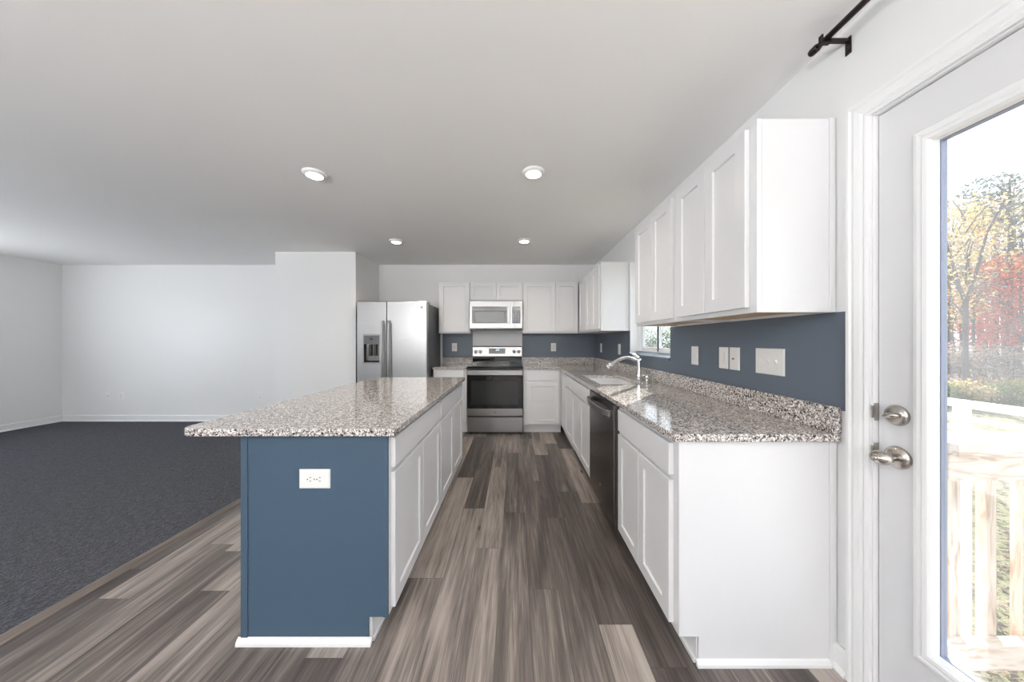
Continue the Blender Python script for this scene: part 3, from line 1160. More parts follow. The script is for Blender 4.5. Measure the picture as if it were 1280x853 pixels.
b = MB()
b.box(-1.90, -1.875, YF + 0.018, YF + 0.035, 1.06, 1.21)
b.box(-1.835, -1.81, YF + 0.018, YF + 0.035, 1.06, 1.21)
obj('paddle', b, M_black, fd, 0.003)
b = MB()
b.loft(FF, [(XS + 0.003, FX1, 0.09, 1.772, 0.0), (XS + 0.003, FX1, 0.09, 1.772, 0.055), (XS + 0.006, FX1 - 0.003, 0.093, 1.769, 0.061), (XS + 0.003 + r_, FX1 - r_, 0.10, 1.762, 0.065)], True, True)
gd = obj('fridge_door', b, M_steelv, fr)
for ux, par in ((XS - 0.042, fd), (XS + 0.042, gd)):
    b = MB()
    zs = [0.60, 0.63, 0.80, 1.05, 1.30, 1.49, 1.52]
    ws = [0.092, 0.108, 0.118, 0.122, 0.118, 0.108, 0.092]
    vs_, fs_ = [], []
    for z, w in zip(zs, ws):
        for (du, dw_) in ((-0.014, -0.008), (0.014, -0.008), (0.014, 0.004), (0.007, 0.009), (-0.007, 0.009), (-0.014, 0.004)):
            vs_.append(FF(ux + du, z, w + dw_))
    for k in range(len(zs) - 1):
        for i in range(6):
            j = (i + 1) % 6
            fs_.append((6 * k + i, 6 * k + j, 6 * k + 6 + j, 6 * k + 6 + i))
    fs_ += [tuple(range(6)), tuple(range(6 * len(zs) - 6, 6 * len(zs)))]
    b.add(vs_, fs_)
    for z in (0.625, 1.495):
        b.fbox(FF, ux - 0.012, ux + 0.012, z - 0.022, z + 0.022, 0.0655, 0.102)
    obj('handle', b, M_steel, par, 0.002)
emblem(FF, -1.205, 1.69, 0.0655, 0.014, gd)

# ================================================================== range
RX0, RX1 = -0.643, 0.111
YS = 4.20                                       # front of the oven door
rc = (RX0 + RX1) / 2
rg = thing('range', 'stainless steel electric range with black glass cooktop and oven door', 'range', (rc, 4.5, 0))
FS = lambda u, v, w: (u, YS + 0.05 - w, v)      # w=0.05 is the door front
b = MB(); b.box(RX0 + 0.003, RX1 - 0.003, YS + 0.052, 4.83, 0.02, 0.892)
obj('body', b, M_black, rg)
b = MB(); b.box(RX0 + 0.03, RX1 - 0.03, YS + 0.06, 4.79, 0.001, 0.0195)
obj('foot_rail', b, M_black, rg)
b = MB(); b.box(RX0, RX1, YS - 0.002, 4.76, 0.8925, 0.913)
ct = obj('cooktop', b, M_blackglass, rg, 0.004)
for (ux, uy, rr) in ((rc - 0.19, 4.36, 0.105), (rc + 0.19, 4.36, 0.085), (rc - 0.19, 4.61, 0.075), (rc + 0.19, 4.61, 0.105)):
    b = MB()
    ring = [(ux + rr * math.cos(2 * PI * k / 36), uy + rr * math.sin(2 * PI * k / 36), 0.9134) for k in range(37)]
    b.tube(ring, 0.0012, 5)
    obj('burner_ring', b, M_case, ct)
# backguard: black lower riser, stainless control panel
b = MB(); b.box(RX0 + 0.002, RX1 - 0.002, 4.762, 4.838, 0.893, 1.012)
obj('riser', b, M_blackglass, rg, 0.003)
b = MB()
pr = [(4.845, 1.013), (4.765, 1.013), (4.748, 1.022), (4.760, 1.165), (4.775, 1.178), (4.845, 1.178)]
b.prism([(RX0 + 0.002, y, z) for y, z in pr], [(RX1 - 0.002, y, z) for y, z in pr])
bg = obj('control_panel', b, M_steel, rg, 0.003)
tilt = Vector((0, -1, 0.085)).normalized()
ypan = lambda z: 4.748 + 0.012 * (z - 1.022) / 0.143
FP = lambda u, v, w: (u, ypan(v) - w, v)
b = MB(); b.prism([FP(rc - 0.128, 1.062, 0.0004), FP(rc + 0.122, 1.062, 0.0004), FP(rc + 0.122, 1.140, 0.0004), FP(rc - 0.128, 1.140, 0.0004)],
                  [FP(rc - 0.128, 1.062, 0.003), FP(rc + 0.122, 1.062, 0.003), FP(rc + 0.122, 1.140, 0.003), FP(rc - 0.128, 1.140, 0.003)])
dp = obj('display', b, M_blackglass, bg)
# lit seven-segment clock 12:00
SEG = {'1': 'bc', '2': 'abged', '0': 'abcdef'}
b = MB()
def digit(b, ch, u, v, h=0.020, w_=0.010, t=0.0022):
    S_ = {'a': (0, w_, h - t, h), 'd': (0, w_, 0, t), 'g': (0, w_, h / 2 - t / 2, h / 2 + t / 2), 'f': (0, t, h / 2, h), 'b': (w_ - t, w_, h / 2, h), 'e': (0, t, 0, h / 2), 'c': (w_ - t, w_, 0, h / 2)}
    for s_ in SEG[ch]:
        a0, a1, c0, c1 = S_[s_]
        p = [(u + a0, v + c0), (u + a1, v + c0), (u + a1, v + c1), (u + a0, v + c1)]
        b.prism([FP(x, z, 0.0032) for x, z in p], [FP(x, z, 0.0038) for x, z in p])
for k, ch in enumerate('1200'):
    digit(b, ch, rc - 0.030 + k * 0.0145 + (0.004 if k > 1 else 0), 1.108)
obj('clock_digits', b, M_digits, dp)
for ux in (rc - 0.325, rc - 0.258, rc + 0.255, rc + 0.325):
    b = MB()
    o_ = FP(ux, 1.092, 0.0004)
    b.lathe(o_, tilt, [(0.026, 0), (0.026, 0.004), (0.021, 0.006), (0.020, 0.024), (0.017, 0.027), (0, 0.0272)], 24)
    kb = obj('knob', b, M_steel, bg)
    b = MB()
    o2 = Vector(o_) + tilt * 0.0274
    b.box(o2.x - 0.002, o2.x + 0.002, o2.y - 0.002, o2.y + 0.0, o2.z + 0.002, o2.z + 0.016)
    obj('pointer', b, M_black, kb)
# oven door
b = MB(); b.fbox(FS, RX0 + 0.004, RX1 - 0.004, 0.248, 0.880, 0.0, 0.044)
od = obj('oven_door', b, M_black, rg, 0.003)
b = MB(); b.fbox(FS, RX0 + 0.004, RX1 - 0.004, 0.346, 0.800, 0.0442, 0.050)
obj('glass_front', b, M_blackglass, od, 0.001)
b = MB(); b.fbox(FS, RX0 + 0.004, RX1 - 0.004, 0.248, 0.3455, 0.0442, 0.052)
lb = obj('lower_band', b, M_steel, od, 0.002)
emblem(FS, rc, 0.297, 0.0522, 0.013, od)
b = MB(); b.fbox(FS, RX0 + 0.004, RX1 - 0.004, 0.8005, 0.858, 0.0442, 0.052)
obj('upper_band', b, M_steel, od, 0.002)
b = MB()
b.fbox(FS, RX0 + 0.012, RX1 - 0.012, 0.800, 0.838, 0.078, 0.096)
for ux in (RX0 + 0.035, RX1 - 0.035):
    b.fbox(FS, ux - 0.012, ux + 0.012, 0.806, 0.832, 0.0522, 0.079)
obj('handle', b, M_steel, od, 0.004)
b = MB(); b.fbox(FS, RX0 + 0.06, RX1 - 0.06, 0.40, 0.72, 0.0502, 0.0508)
obj('oven_window', b, plain('smoked_oven_glass', (0.02, 0.022, 0.022), 0.03), od)
b = MB(); b.fbox(FS, RX0 + 0.004, RX1 - 0.004, 0.030, 0.226, 0.0, 0.050)
obj('storage_drawer', b, M_steel, rg, 0.004)

# ================================================================== microwave
MX0, MX1, MZ0, MZ1 = -0.644, 0.110, 1.414, 1.8245
FM = lambda u, v, w: (u, YB - w, v)
mw = thing('microwave', 'stainless steel over the range microwave with black glass door', 'microwave', (rc, 4.65, MZ0))
b = MB(); b.fbox(FM, MX0 + 0.002, MX1 - 0.002, MZ0 + 0.006, MZ1, 0.004, 0.372)
obj('case', b, M_case, mw, 0.003)
b = MB()
b.fbox(FM, MX0 + 0.03, MX1 - 0.03, MZ0, MZ0 + 0.0058, 0.08, 0.36)
b.fbox(FM, MX0 + 0.20, MX1 - 0.20, MZ0 + 0.001, MZ0 + 0.018, 0.376, 0.397)
obj('vent', b, M_black, mw)
GX1 = MX1 - 0.118
DRX = -0.160
b = MB()                                        # door skin with glass opening
d0, d1, e0, e1 = MX0 + 0.035, DRX + 0.045, 1.506, 1.745
b.loft(FM, [(MX0, GX1 + 0.0, MZ0 + 0.02, MZ1, 0.374), (MX0, GX1, MZ0 + 0.02, MZ1, 0.396), (MX0 + 0.004, GX1 - 0.001, MZ0 + 0.024, MZ1 - 0.004, 0.400),
            (d0, -0.108, e0, e1, 0.400), (d0, -0.108, e0, e1, 0.392)], True, False)
md = obj('door', b, M_steel, mw)
b = MB(); b.fbox(FM, d0 + 0.0005, -0.1085, e0 + 0.0005, e1 - 0.0005, 0.3765, 0.398)
obj('glass_front', b, M_blackglass, md)
b = MB(); b.fbox(FM, d0 + 0.042, -0.155, e0 + 0.012, e1 - 0.070, 0.3982, 0.3988)
obj('viewing_window', b, plain('grey_mesh_window', (0.13, 0.135, 0.135), 0.12), md)
b = MB()
b.fbox(FM, -0.098, -0.068, 1.500, 1.752, 0.424, 0.440)
for z in (1.520, 1.732):
    b.fbox(FM, -0.092, -0.074, z - 0.012, z + 0.012, 0.4005, 0.425)
obj('handle', b, M_steel, md, 0.004)
b = MB()
b.loft(FM, [(GX1 + 0.002, MX1, MZ0 + 0.02, MZ1, 0.374), (GX1 + 0.002, MX1, MZ0 + 0.02, MZ1, 0.396), (GX1 + 0.003, MX1 - 0.004, MZ0 + 0.024, MZ1 - 0.004, 0.400)], True, True)
cp = obj('control_panel', b, M_steel, mw)
b = MB(); b.fbox(FM, GX1 - 0.030, MX1 - 0.030, e0, e1, 0.4002, 0.402)
kp = obj('keypad', b, plain('grey_black_keypad_glass', (0.03, 0.03, 0.034), 0.1), mw)
for r0 in range(6):
    for c0 in range(3):
        if r0 == 5 and c0 != 1:
            continue
        b = MB()
        uu = GX1 - 0.022 + 0.034 * c0; vv = 1.530 + 0.026 * r0
        b.fbox(FM, uu, uu + 0.020, vv, vv + 0.012, 0.4022, 0.4028)
        obj('key', b, plain('key_%d' % (r0 * 3 + c0), (0.10, 0.10, 0.115), 0.3) if (r0, c0) == (0, 0) else MATS['key_0'], kp)
b = MB(); b.fbox(FM, GX1 - 0.022, MX1 - 0.038, 1.700, 1.728, 0.4022, 0.4028)
obj('display', b, M_blackglass, kp)

# ================================================================== island
IX0, IX1 = -1.133, -0.525
IY0, IY1 = 1.292, 3.040
FI = lambda u, v, w: (IX0 + 0.012 + w, u, v)    # fronts face +X ; w=0 is the back
DI = IX1 - IX0 - 0.012
base_cabinet('white island cabinet with one wide drawer and two doors, the nearer of two', FI, IY0 + 0.014, 2.143,
             [(1.322, 1.728), (1.732, 2.132)], [(1.322, 2.132)], depth=DI)
base_cabinet('white island cabinet with one wide drawer and two doors, the farther of two', FI, 2.144, IY1,
             [(2.153, 2.585), (2.589, 3.020)], [(2.153, 3.020)], depth=DI)
ip = thing('island_cladding', 'slate blue panelling on the near end and back of the island', 'panel', (-0.83, IY0, 0))
b = MB()
FE = lambda u, v, w: (u, IY0 + 0.0135 - w, v)
prof = [(IX0 + 0.004, 0.001), (IX1 - 0.082, 0.001), (IX1 - 0.082, ZK), (IX1 - 0.001, ZK), (IX1 - 0.001, ZB - 0.001), (IX0 + 0.004, ZB - 0.001)]
b.prism([FE(u, v, 0) for u, v in prof], [FE(u, v, 0.0095) for u, v in prof])
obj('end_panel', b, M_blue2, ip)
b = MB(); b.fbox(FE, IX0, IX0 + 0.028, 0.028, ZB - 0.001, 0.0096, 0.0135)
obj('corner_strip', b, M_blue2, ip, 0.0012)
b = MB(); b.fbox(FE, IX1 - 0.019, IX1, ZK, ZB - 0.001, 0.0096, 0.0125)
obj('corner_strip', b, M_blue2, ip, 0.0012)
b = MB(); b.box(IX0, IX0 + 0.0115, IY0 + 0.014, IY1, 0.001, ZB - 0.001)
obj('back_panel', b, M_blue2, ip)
b = MB()
pr = [(0, 0.001), (0.016, 0.001), (0.015, 0.014), (0.007, 0.025), (0, 0.029)]
b.prism([FE(IX0 - 0.012, z, 0.0097 + d) for d, z in pr], [FE(IX1 - 0.066, z, 0.0097 + d) for d, z in pr])
obj('shoe_moulding', b, M_trim, ip)['label'] = 'white shoe moulding'
b = MB()
pr = [(0, 0.001), (0.012, 0.001), (0.011, 0.014), (0.006, 0.022), (0, 0.026)]
b.prism([(IX0 - d, IY0, z) for d, z in pr], [(IX0 - d, IY1, z) for d, z in pr])
obj('shoe_moulding', b, M_trim, ip)
# island worktop with rounded corners on the overhang side
def rounded(x0, x1, y0, y1, radii, n=10):
    """radii for corners (x0,y0),(x1,y0),(x1,y1),(x0,y1)"""
    out = []
    for (cx, cy, a0, r) in ((x0, y0, 180, radii[0]), (x1, y0, 270, radii[1]), (x1, y1, 0, radii[2]), (x0, y1, 90, radii[3])):
        sx = 1 if cx == x0 else -1
        sy = 1 if cy == y0 else -1
        for k in range(n + 1):
            a = R(a0 + 90 * k / n)
            out.append((cx + sx * r + r * math.cos(a), cy + sy * r + r * math.sin(a)))
    return out
b = MB()
pl = rounded(-1.366, -0.485, 1.259, 3.064, (0.060, 0.012, 0.012, 0.060))
b.prism([(x, y, CZ0) for x, y in pl], [(x, y, CZ1) for x, y in pl])
it = obj('island_worktop', b, M_granite, None, 0.004, loc=(-0.92, 2.16, CZ0), seg=3)
tag(it, 'large speckled granite island worktop overhanging towards the carpet', 'worktop')


# ================================================================== plates, switches and outlets
def plate(kind, label, F, u, v, rot=False, w_=0.079, h_=0.127, group=None):
    c = F(u, v, 0)
    nm = {'duplex': 'outlet', 'rocker': 'light_switch', 'toggle': 'light_switch', 'jack': 'wall_jack', 'gfci': 'outlet'}[kind]
    cat = {'duplex': 'outlet', 'rocker': 'switch', 'toggle': 'switch', 'jack': 'jack', 'gfci': 'outlet'}[kind]
    t = thing(nm, label, cat, c, group)
    G = (lambda a, c_, w: F(u + c_, v + a, w)) if rot else (lambda a, c_, w: F(u + a, v + c_, w))
    b = MB()
    b.loft(G, [(-w_ / 2, w_ / 2, -h_ / 2, h_ / 2, 0.0004), (-w_ / 2, w_ / 2, -h_ / 2, h_ / 2, 0.003), (-w_ / 2 + 0.004, w_ / 2 - 0.004, -h_ / 2 + 0.004, h_ / 2 - 0.004, 0.006)], True, True)
    obj('cover_plate', b, M_plate, t)
    if kind == 'duplex':
        for s_ in (-1, 1):
            b = MB()
            cc = s_ * 0.0195
            pts = [(0.0165 * math.cos(R(k * 15)), cc + max(-0.0135, min(0.0135, 0.0165 * math.sin(R(k * 15))))) for k in range(24)]
            b.prism([G(x, y, 0.0061) for x, y in pts], [G(x, y, 0.0082) for x, y in pts])
            rcp = obj('receptacle', b, M_plate, t)
            for (p0, p1, q0, q1) in ((-0.0085, -0.0060, 0.0005, 0.0085), (0.0060, 0.0085, 0.0010, 0.0080), (-0.0025, 0.0025, -0.0095, -0.0050)):
                b = MB(); b.fbox(G, p0, p1, cc + q0, cc + q1, 0.0083, 0.0087)
                obj('slot', b, M_slot, rcp)
        b = MB(); b.lathe(G(0, 0, 0.0061), Vector(G(0, 0, 1)) - Vector(G(0, 0, 0)), [(0.003, 0), (0.003, 0.001), (0, 0.0012)], 10)
        obj('screw', b, M_nickel, t)
    elif kind in ('rocker', 'gfci'):
        b = MB()
        b.prism([G(x, y, z) for x, y, z in ((-0.0165, -0.033, 0.0061), (0.0165, -0.033, 0.0061), (0.0165, 0.033, 0.0061), (-0.0165, 0.033, 0.0061))],
                [G(x, y, z) for x, y, z in ((-0.0165, -0.033, 0.0075), (0.0165, -0.033, 0.0075), (0.0165, 0.033, 0.0105), (-0.0165, 0.033, 0.0105))])
        rk = obj('rocker' if kind == 'rocker' else 'receptacle', b, M_plate, t)
        if kind == 'gfci':
            for cc in (-0.020, 0.020):
                for p0 in (-0.0085, 0.0062):
                    b = MB(); b.fbox(G, p0, p0 + 0.0023, cc, cc + 0.007, 0.0108, 0.0114)
                    obj('slot', b, M_slot, rk)
            b = MB(); b.fbox(G, -0.006, 0.006, -0.005, 0.005, 0.0108, 0.0118)
            obj('test_button', b, M_case, rk)
    elif kind == 'toggle':
        for k in (-1, 0, 1):
            b = MB()
            cc = k * 0.046
            b.prism([G(cc - 0.005, -0.011, 0.0061), G(cc + 0.005, -0.011, 0.0061), G(cc + 0.005, 0.011, 0.0061), G(cc - 0.005, 0.011, 0.0061)],
                    [G(cc - 0.0038, 0.006, 0.017), G(cc + 0.0038, 0.006, 0.017), G(cc + 0.0038, 0.0125, 0.015), G(cc - 0.0038, 0.0125, 0.015)])
            obj('toggle', b, M_plate, t, 0.0008)
            for dv in (-0.030, 0.030):
                b = MB(); b.lathe(G(cc, dv, 0.0061), Vector(G(0, 0, 1)) - Vector(G(0, 0, 0)), [(0.003, 0), (0.003, 0.001), (0, 0.0012)], 10)
                obj('screw', b, M_plate, t)
    elif kind == 'jack':
        b = MB(); b.lathe(G(0, 0, 0.0061), Vector(G(0, 0, 1)) - Vector(G(0, 0, 0)), [(0.0052, 0), (0.0048, 0.009), (0.003, 0.0092), (0, 0.0092)], 12)
        obj('coaxial_socket', b, M_nickel, t)
        for dv in (-0.042, 0.042):
            b = MB(); b.lathe(G(0, dv, 0.0061), Vector(G(0, 0, 1)) - Vector(G(0, 0, 0)), [(0.003, 0), (0.003, 0.001), (0, 0.0012)], 10)
            obj('screw', b, M_plate, t)
    return t


FRp = lambda u, v, w: FR(u, v, w + 0.0012)
FBp = lambda u, v, w: FB(u, v, w + 0.0012)
plate('toggle', 'wide white plate with three toggle switches on the blue wall', FRp, 1.525, 1.155, w_=0.172)
plate('jack', 'single white plate with a small round socket, between the triple switch and another plate', FRp, 1.767, 1.155)
plate('rocker', 'white rocker switch plate immediately left of the small socket plate on the blue wall', FRp, 1.860, 1.155)
plate('rocker', 'lone white plate on the blue wall nearest the sink window', FRp, 2.157, 1.155)
plate('gfci', 'white outlet on the blue right wall beyond the faucet, under the far cabinet', FRp, 3.72, 1.157)
plate('duplex', 'white outlet on the blue right wall close to the back corner', FRp, 4.50, 1.157)
plate('duplex', 'white outlet on the blue back wall between range and corner', FBp, 0.600, 1.160)
plate('gfci', 'white outlet on the blue back wall between refrigerator and range', FBp, -0.935, 1.160)
FEp = lambda u, v, w: (u, IY0 + 0.0040 - w, v)
plate('duplex', 'white outlet mounted sideways on the blue end of the island', FEp, -0.827, 0.685, rot=True)
plate('jack', 'white plate low on the living room wall, left one of a close pair', FB, -6.30, 0.405)
plate('duplex', 'white outlet low on the living room wall, right one of a close pair', FB, -6.10, 0.400)
plate('duplex', 'white outlet low on the living room wall beside the closet corner', FB, -3.94, 0.392)

# ================================================================== ceiling lights
LT = [(-1.408, 2.20, 'round recessed ceiling light over the island, nearer the camera'), (0.130, 2.18, 'round recessed ceiling light over the aisle, nearer the camera'),
      (-1.395, 3.68, 'round recessed ceiling light in front of the refrigerator'), (0.112, 3.66, 'round recessed ceiling light in front of the range')]
for (lx, ly, lab) in LT:
    t = thing('ceiling_light', lab, 'ceiling light', (lx, ly, ZC - 0.022), 'round ceiling lights')
    b = MB()
    pr = [(0.078, 0.0005), (0.078, 0.006), (0.070, 0.016), (0.058, 0.021), (0.054, 0.021), (0.052, 0.012), (0.0, 0.012)]
    b.lathe((lx, ly, ZC), (0, 0, -1), pr, 36)
    obj('trim_ring', b, M_trim, t)
    b = MB()
    b.lathe((lx, ly, ZC - 0.0125), (0, 0, -1), [(0.0515, 0), (0.0515, 0.006), (0.044, 0.010), (0, 0.011)], 32)
    obj('diffuser', b, M_lamp, t)
    ld = bpy.data.lights.new('lamp_light', 'SPOT')
    ld.energy = 30.0
    ld.color = (1.0, 0.89, 0.76)
    ld.spot_size = R(150)
    ld.spot_blend = 0.9
    ld.shadow_soft_size = 0.05
    lo = bpy.data.objects.new('lamp_light', ld)
    COL.objects.link(lo)
    lo.parent = t
    lo.location = (0, 0, -0.012)

# ================================================================== curtain rod over the door
rod = thing('curtain_rod', 'dark bronze curtain rod on a bracket above the glazed door', 'curtain rod', (1.155, 0.45, 2.375))
RXX, RZ = 1.157, 2.378
b = MB()
b.tube([(RXX, 1.195, RZ), (RXX, 0.62, RZ)], 0.0105, 18)
obj('rod', b, M_bronze, rod)
b = MB()
b.tube([(RXX, 0.66, RZ), (RXX, -0.12, RZ)], 0.0130, 18)
obj('outer_rod', b, M_bronze, rod)
for yy, s_ in ((1.192, 1), (-0.118, -1)):
    b = MB()
    b.lathe((RXX, yy, RZ), (0, s_, 0), [(0.0125, 0), (0.0140, 0.004), (0.0140, 0.026), (0.0115, 0.032), (0.0, 0.034)], 18)
    obj('end_cap', b, M_bronze, rod)
for yy in (1.165, -0.09):
    b = MB()
    b.box(RXX - 0.016, RXX + 0.016, yy - 0.008, yy + 0.008, RZ - 0.0155, RZ - 0.0105)
    b.box(RXX - 0.019, RXX - 0.014, yy - 0.008, yy + 0.008, RZ - 0.0155, RZ + 0.015)
    b.box(RXX + 0.012, RXX + 0.017, yy - 0.008, yy + 0.008, RZ - 0.0155, RZ + 0.010)
    b.box(RXX + 0.017, XW - 0.005, yy - 0.0065, yy + 0.0065, RZ - 0.011, RZ + 0.001)
    br = obj('bracket', b, M_bronze, rod, 0.001)
    b = MB()
    b.fbox(FR, yy - 0.010, yy + 0.010, RZ - 0.055, RZ + 0.008, 0.0005, 0.005)
    b.lathe(FR(yy, RZ - 0.02, 0.005), (-1, 0, 0), [(0.005, 0), (0.004, 0.003), (0, 0.0035)], 10)
    b.lathe(FR(yy, RZ - 0.042, 0.005), (-1, 0, 0), [(0.005, 0), (0.004, 0.003), (0, 0.0035)], 10)
    obj('wall_plate', b, M_bronze, br, 0.0008)

# ================================================================== outside: deck, railings, lawn, trees
XE = XW + 0.15                                  # outer face of the house wall
b = MB()
for k in range(14):
    b.box(XE + 0.012, 2.72, -2.0 + k * 0.2235, -2.0 + k * 0.2235 + 0.215, -0.06, -0.022)
dk = struct('floor_deck', b, M_lumber, label='pale wooden deck outside the glazed door')
RY = 1.075
dr = thing('deck_railing', 'pale pine deck railing with square balusters outside the glazed door', 'railing', (2.0, RY, -0.022))
XA, XB = XE + 0.012, 2.56
b = MB(); b.box(XA, XB, RY - 0.085, RY + 0.062, 0.888, 0.926)
obj('cap_rail', b, M_lumber, dr, 0.003)
b = MB(); b.box(XA, XB, RY - 0.058, RY - 0.020, 0.800, 0.887)
obj('top_rail', b, M_lumber, dr, 0.003)
b = MB(); b.box(XA, XB, RY - 0.058, RY - 0.020, 0.180, 0.262)
obj('bottom_rail', b, M_lumber, dr, 0.003)
x = 1.476
while x < XB - 0.05:
    b = MB(); b.box(x, x + 0.030, RY - 0.0195, RY + 0.0105, 0.185, 0.8875)
    obj('baluster', b, M_lumberv, dr, 0.002)
    x += 0.120
b = MB(); b.box(XB, XB + 0.089, RY - 0.06, RY + 0.029, -0.0215, 1.0)
obj('post', b, M_lumberv, dr, 0.003)

GZ = -1.5
wr2 = thing('white_railing', 'white railing with thin horizontal bars beyond the wooden deck railing', 'railing', (2.66, 2.2, GZ))
b = MB(); b.box(2.635, 2.685, 1.18, 3.4, 0.862, 0.905)
obj('top_rail', b, M_vinyl, wr2, 0.004)
for z in (0.80, 0.735, 0.67, 0.605, 0.54):
    b = MB(); b.box(2.648, 2.668, 1.18, 3.4, z - 0.012, z + 0.012)
    obj('bar', b, M_vinyl, wr2)
for yy in (1.86, 3.36):
    b = MB(); b.box(2.636, 2.684, yy - 0.024, yy + 0.024, GZ, 0.861)
    obj('post', b, M_vinyl, wr2)

# lawn and forest floor, gently rolling
random.seed(7)
b = MB()
nx, ny = 40, 44
gx0, gx1, gy0, gy1 = XE + 0.02, 75.0, -18.0, 62.0
def gz(x, y):
    d = max(0.0, math.hypot(x, y) - 16)
    return GZ + 0.06 * math.sin(x * 0.35) * math.cos(y * 0.3) + 0.012 * d
vs_ = []
for i in range(nx + 1):
    for j in range(ny + 1):
        x = gx0 + (gx1 - gx0) * (i / nx) ** 1.6
        y = gy0 + (gy1 - gy0) * j / ny
        vs_.append((x, y, gz(x, y)))
fs_ = []
for i in range(nx):
    for j in range(ny):
        a = i * (ny + 1) + j
        fs_.append((a, a + ny + 1, a + ny + 2, a + 1))
b.add(vs_, fs_, 0, True)
struct('ground', b, M_ground, label='autumn lawn sloping up to the woods')


def foliage(m, rng, blobs, count, size):
    """leaf clusters: small bent quads filling ellipsoid blobs"""
    for _ in range(count):
        (cx, cy, cz, rx, ry, rz) = rng.choice(blobs)
        while True:
            a, b_, c = rng.uniform(-1, 1), rng.uniform(-1, 1), rng.uniform(-1, 1)
            d = a * a + b_ * b_ + c * c
            if d <= 1 and (d > 0.2 or rng.random() < 0.4):
                break
        p = Vector((cx + a * rx, cy + b_ * ry, cz + c * rz))
        s_ = size * rng.uniform(0.5, 1.3)
        n_ = Vector((rng.gauss(0, 1), rng.gauss(0, 1), rng.gauss(0, 1) + 0.4)).normalized()
        t1 = n_.orthogonal().normalized()
        t1 = (Matrix.Rotation(rng.uniform(0, 6.28), 3, n_) @ t1)
        t2 = n_.cross(t1)
        m.add([p - t1 * s_, p - t2 * s_ * 0.55 + n_ * s_ * 0.15, p + t1 * s_, p + t2 * s_ * 0.55 + n_ * s_ * 0.15], [(0, 1, 2, 3)])


def tree(label, x, y, h, kind, crown0, crownr, trunk_r, count, leaf, seed, fork=None, lean=0.0, cat='tree'):
    rng = random.Random(seed)
    z0 = gz(x, y) - 0.05
    t = thing('pine_tree' if kind == 'pine' else 'autumn_tree', label, cat, (x, y, z0))
    b = MB()
    if fork:
        zf = z0 + fork
        b.tube([(x, y, z0), (x + lean * 0.3, y, z0 + fork * 0.5), (x + lean * 0.5, y, zf)], [trunk_r * 1.25, trunk_r, trunk_r * 0.95], 10)
        for s_ in (-1, 1):
            b.tube([(x + lean * 0.5, y, zf - 0.1), (x + lean * 0.5 + s_ * 0.20, y - s_ * 0.16, zf + 1.2), (x + lean + s_ * 0.42, y - s_ * 0.34, zf + 2.9), (x + lean + s_ * 0.75, y - s_ * 0.6, z0 + h * 0.95)],
                   [trunk_r * 0.75, trunk_r * 0.6, trunk_r * 0.4, 0.03], 8)
    else:
        n_ = 6
        b.tube([(x + lean * (k / n_) ** 1.5 + rng.uniform(-0.08, 0.08), y + rng.uniform(-0.08, 0.08), z0 + h * 0.97 * k / n_) for k in range(n_ + 1)],
               [trunk_r * (1.2 - 1.05 * k / n_) for k in range(n_ + 1)], 10)
    nb = 9 if kind != 'pine' else 7
    blobs = []
    for k in range(nb):
        zz = z0 + crown0 + (h - crown0) * (k + 0.5) / nb
        fr_ = 1 - abs((k + 0.5) / nb - 0.42) * 1.25 if kind != 'pine' else 1.0 - 0.7 * k / nb
        ang = rng.uniform(0, 6.28)
        dist = crownr * 0.55 * fr_
        bx, by = x + lean * 0.7 + math.cos(ang) * dist, y + math.sin(ang) * dist
        rr = crownr * (0.35 + 0.35 * fr_)
        blobs.append((bx, by, zz, rr, rr, rr * (0.62 if kind != 'pine' else 0.42)))
        zt = max(z0 + 1, zz - 0.8)
        b.tube([(x + lean * (zt - z0) / h, y, zt), ((x + bx) / 2 + lean * 0.2, (y + by) / 2, zz - 0.2), (bx, by, zz + 0.2)], [trunk_r * 0.35, trunk_r * 0.22, 0.015], 6, caps=False)
    obj('trunk', b, M_bark, t, weld=False)
    m = MB()
    foliage(m, rng, blobs, int(count * 2.4), leaf * 0.62)
    obj('foliage', m, M_leaf[kind], t, weld=False)
    return t


def bush(label, x, y, r, h, kind, count, seed):
    rng = random.Random(seed)
    z0 = gz(x, y) - 0.03
    t = thing('shrub', label, 'shrub', (x, y, z0))
    blobs = [(x + rng.uniform(-.5, .5) * r, y + rng.uniform(-.5, .5) * r, z0 + h * rng.uniform(0.3, 0.7), r * 0.6, r * 0.6, h * 0.34) for _ in range(6)]
    b = MB()
    for bl in blobs:
        b.tube([(x + rng.uniform(-.1, .1), y + rng.uniform(-.1, .1), z0), ((x + bl[0]) / 2, (y + bl[1]) / 2, z0 + h * 0.3), (bl[0], bl[1], bl[2] + h * 0.2)], [0.03, 0.02, 0.008], 6)
    obj('stem', b, M_bark, t, weld=False)
    m = MB()
    foliage(m, rng, blobs, int(count * 1.8), 0.07)
    obj('foliage', m, M_leaf[kind], t, weld=False)
    return t


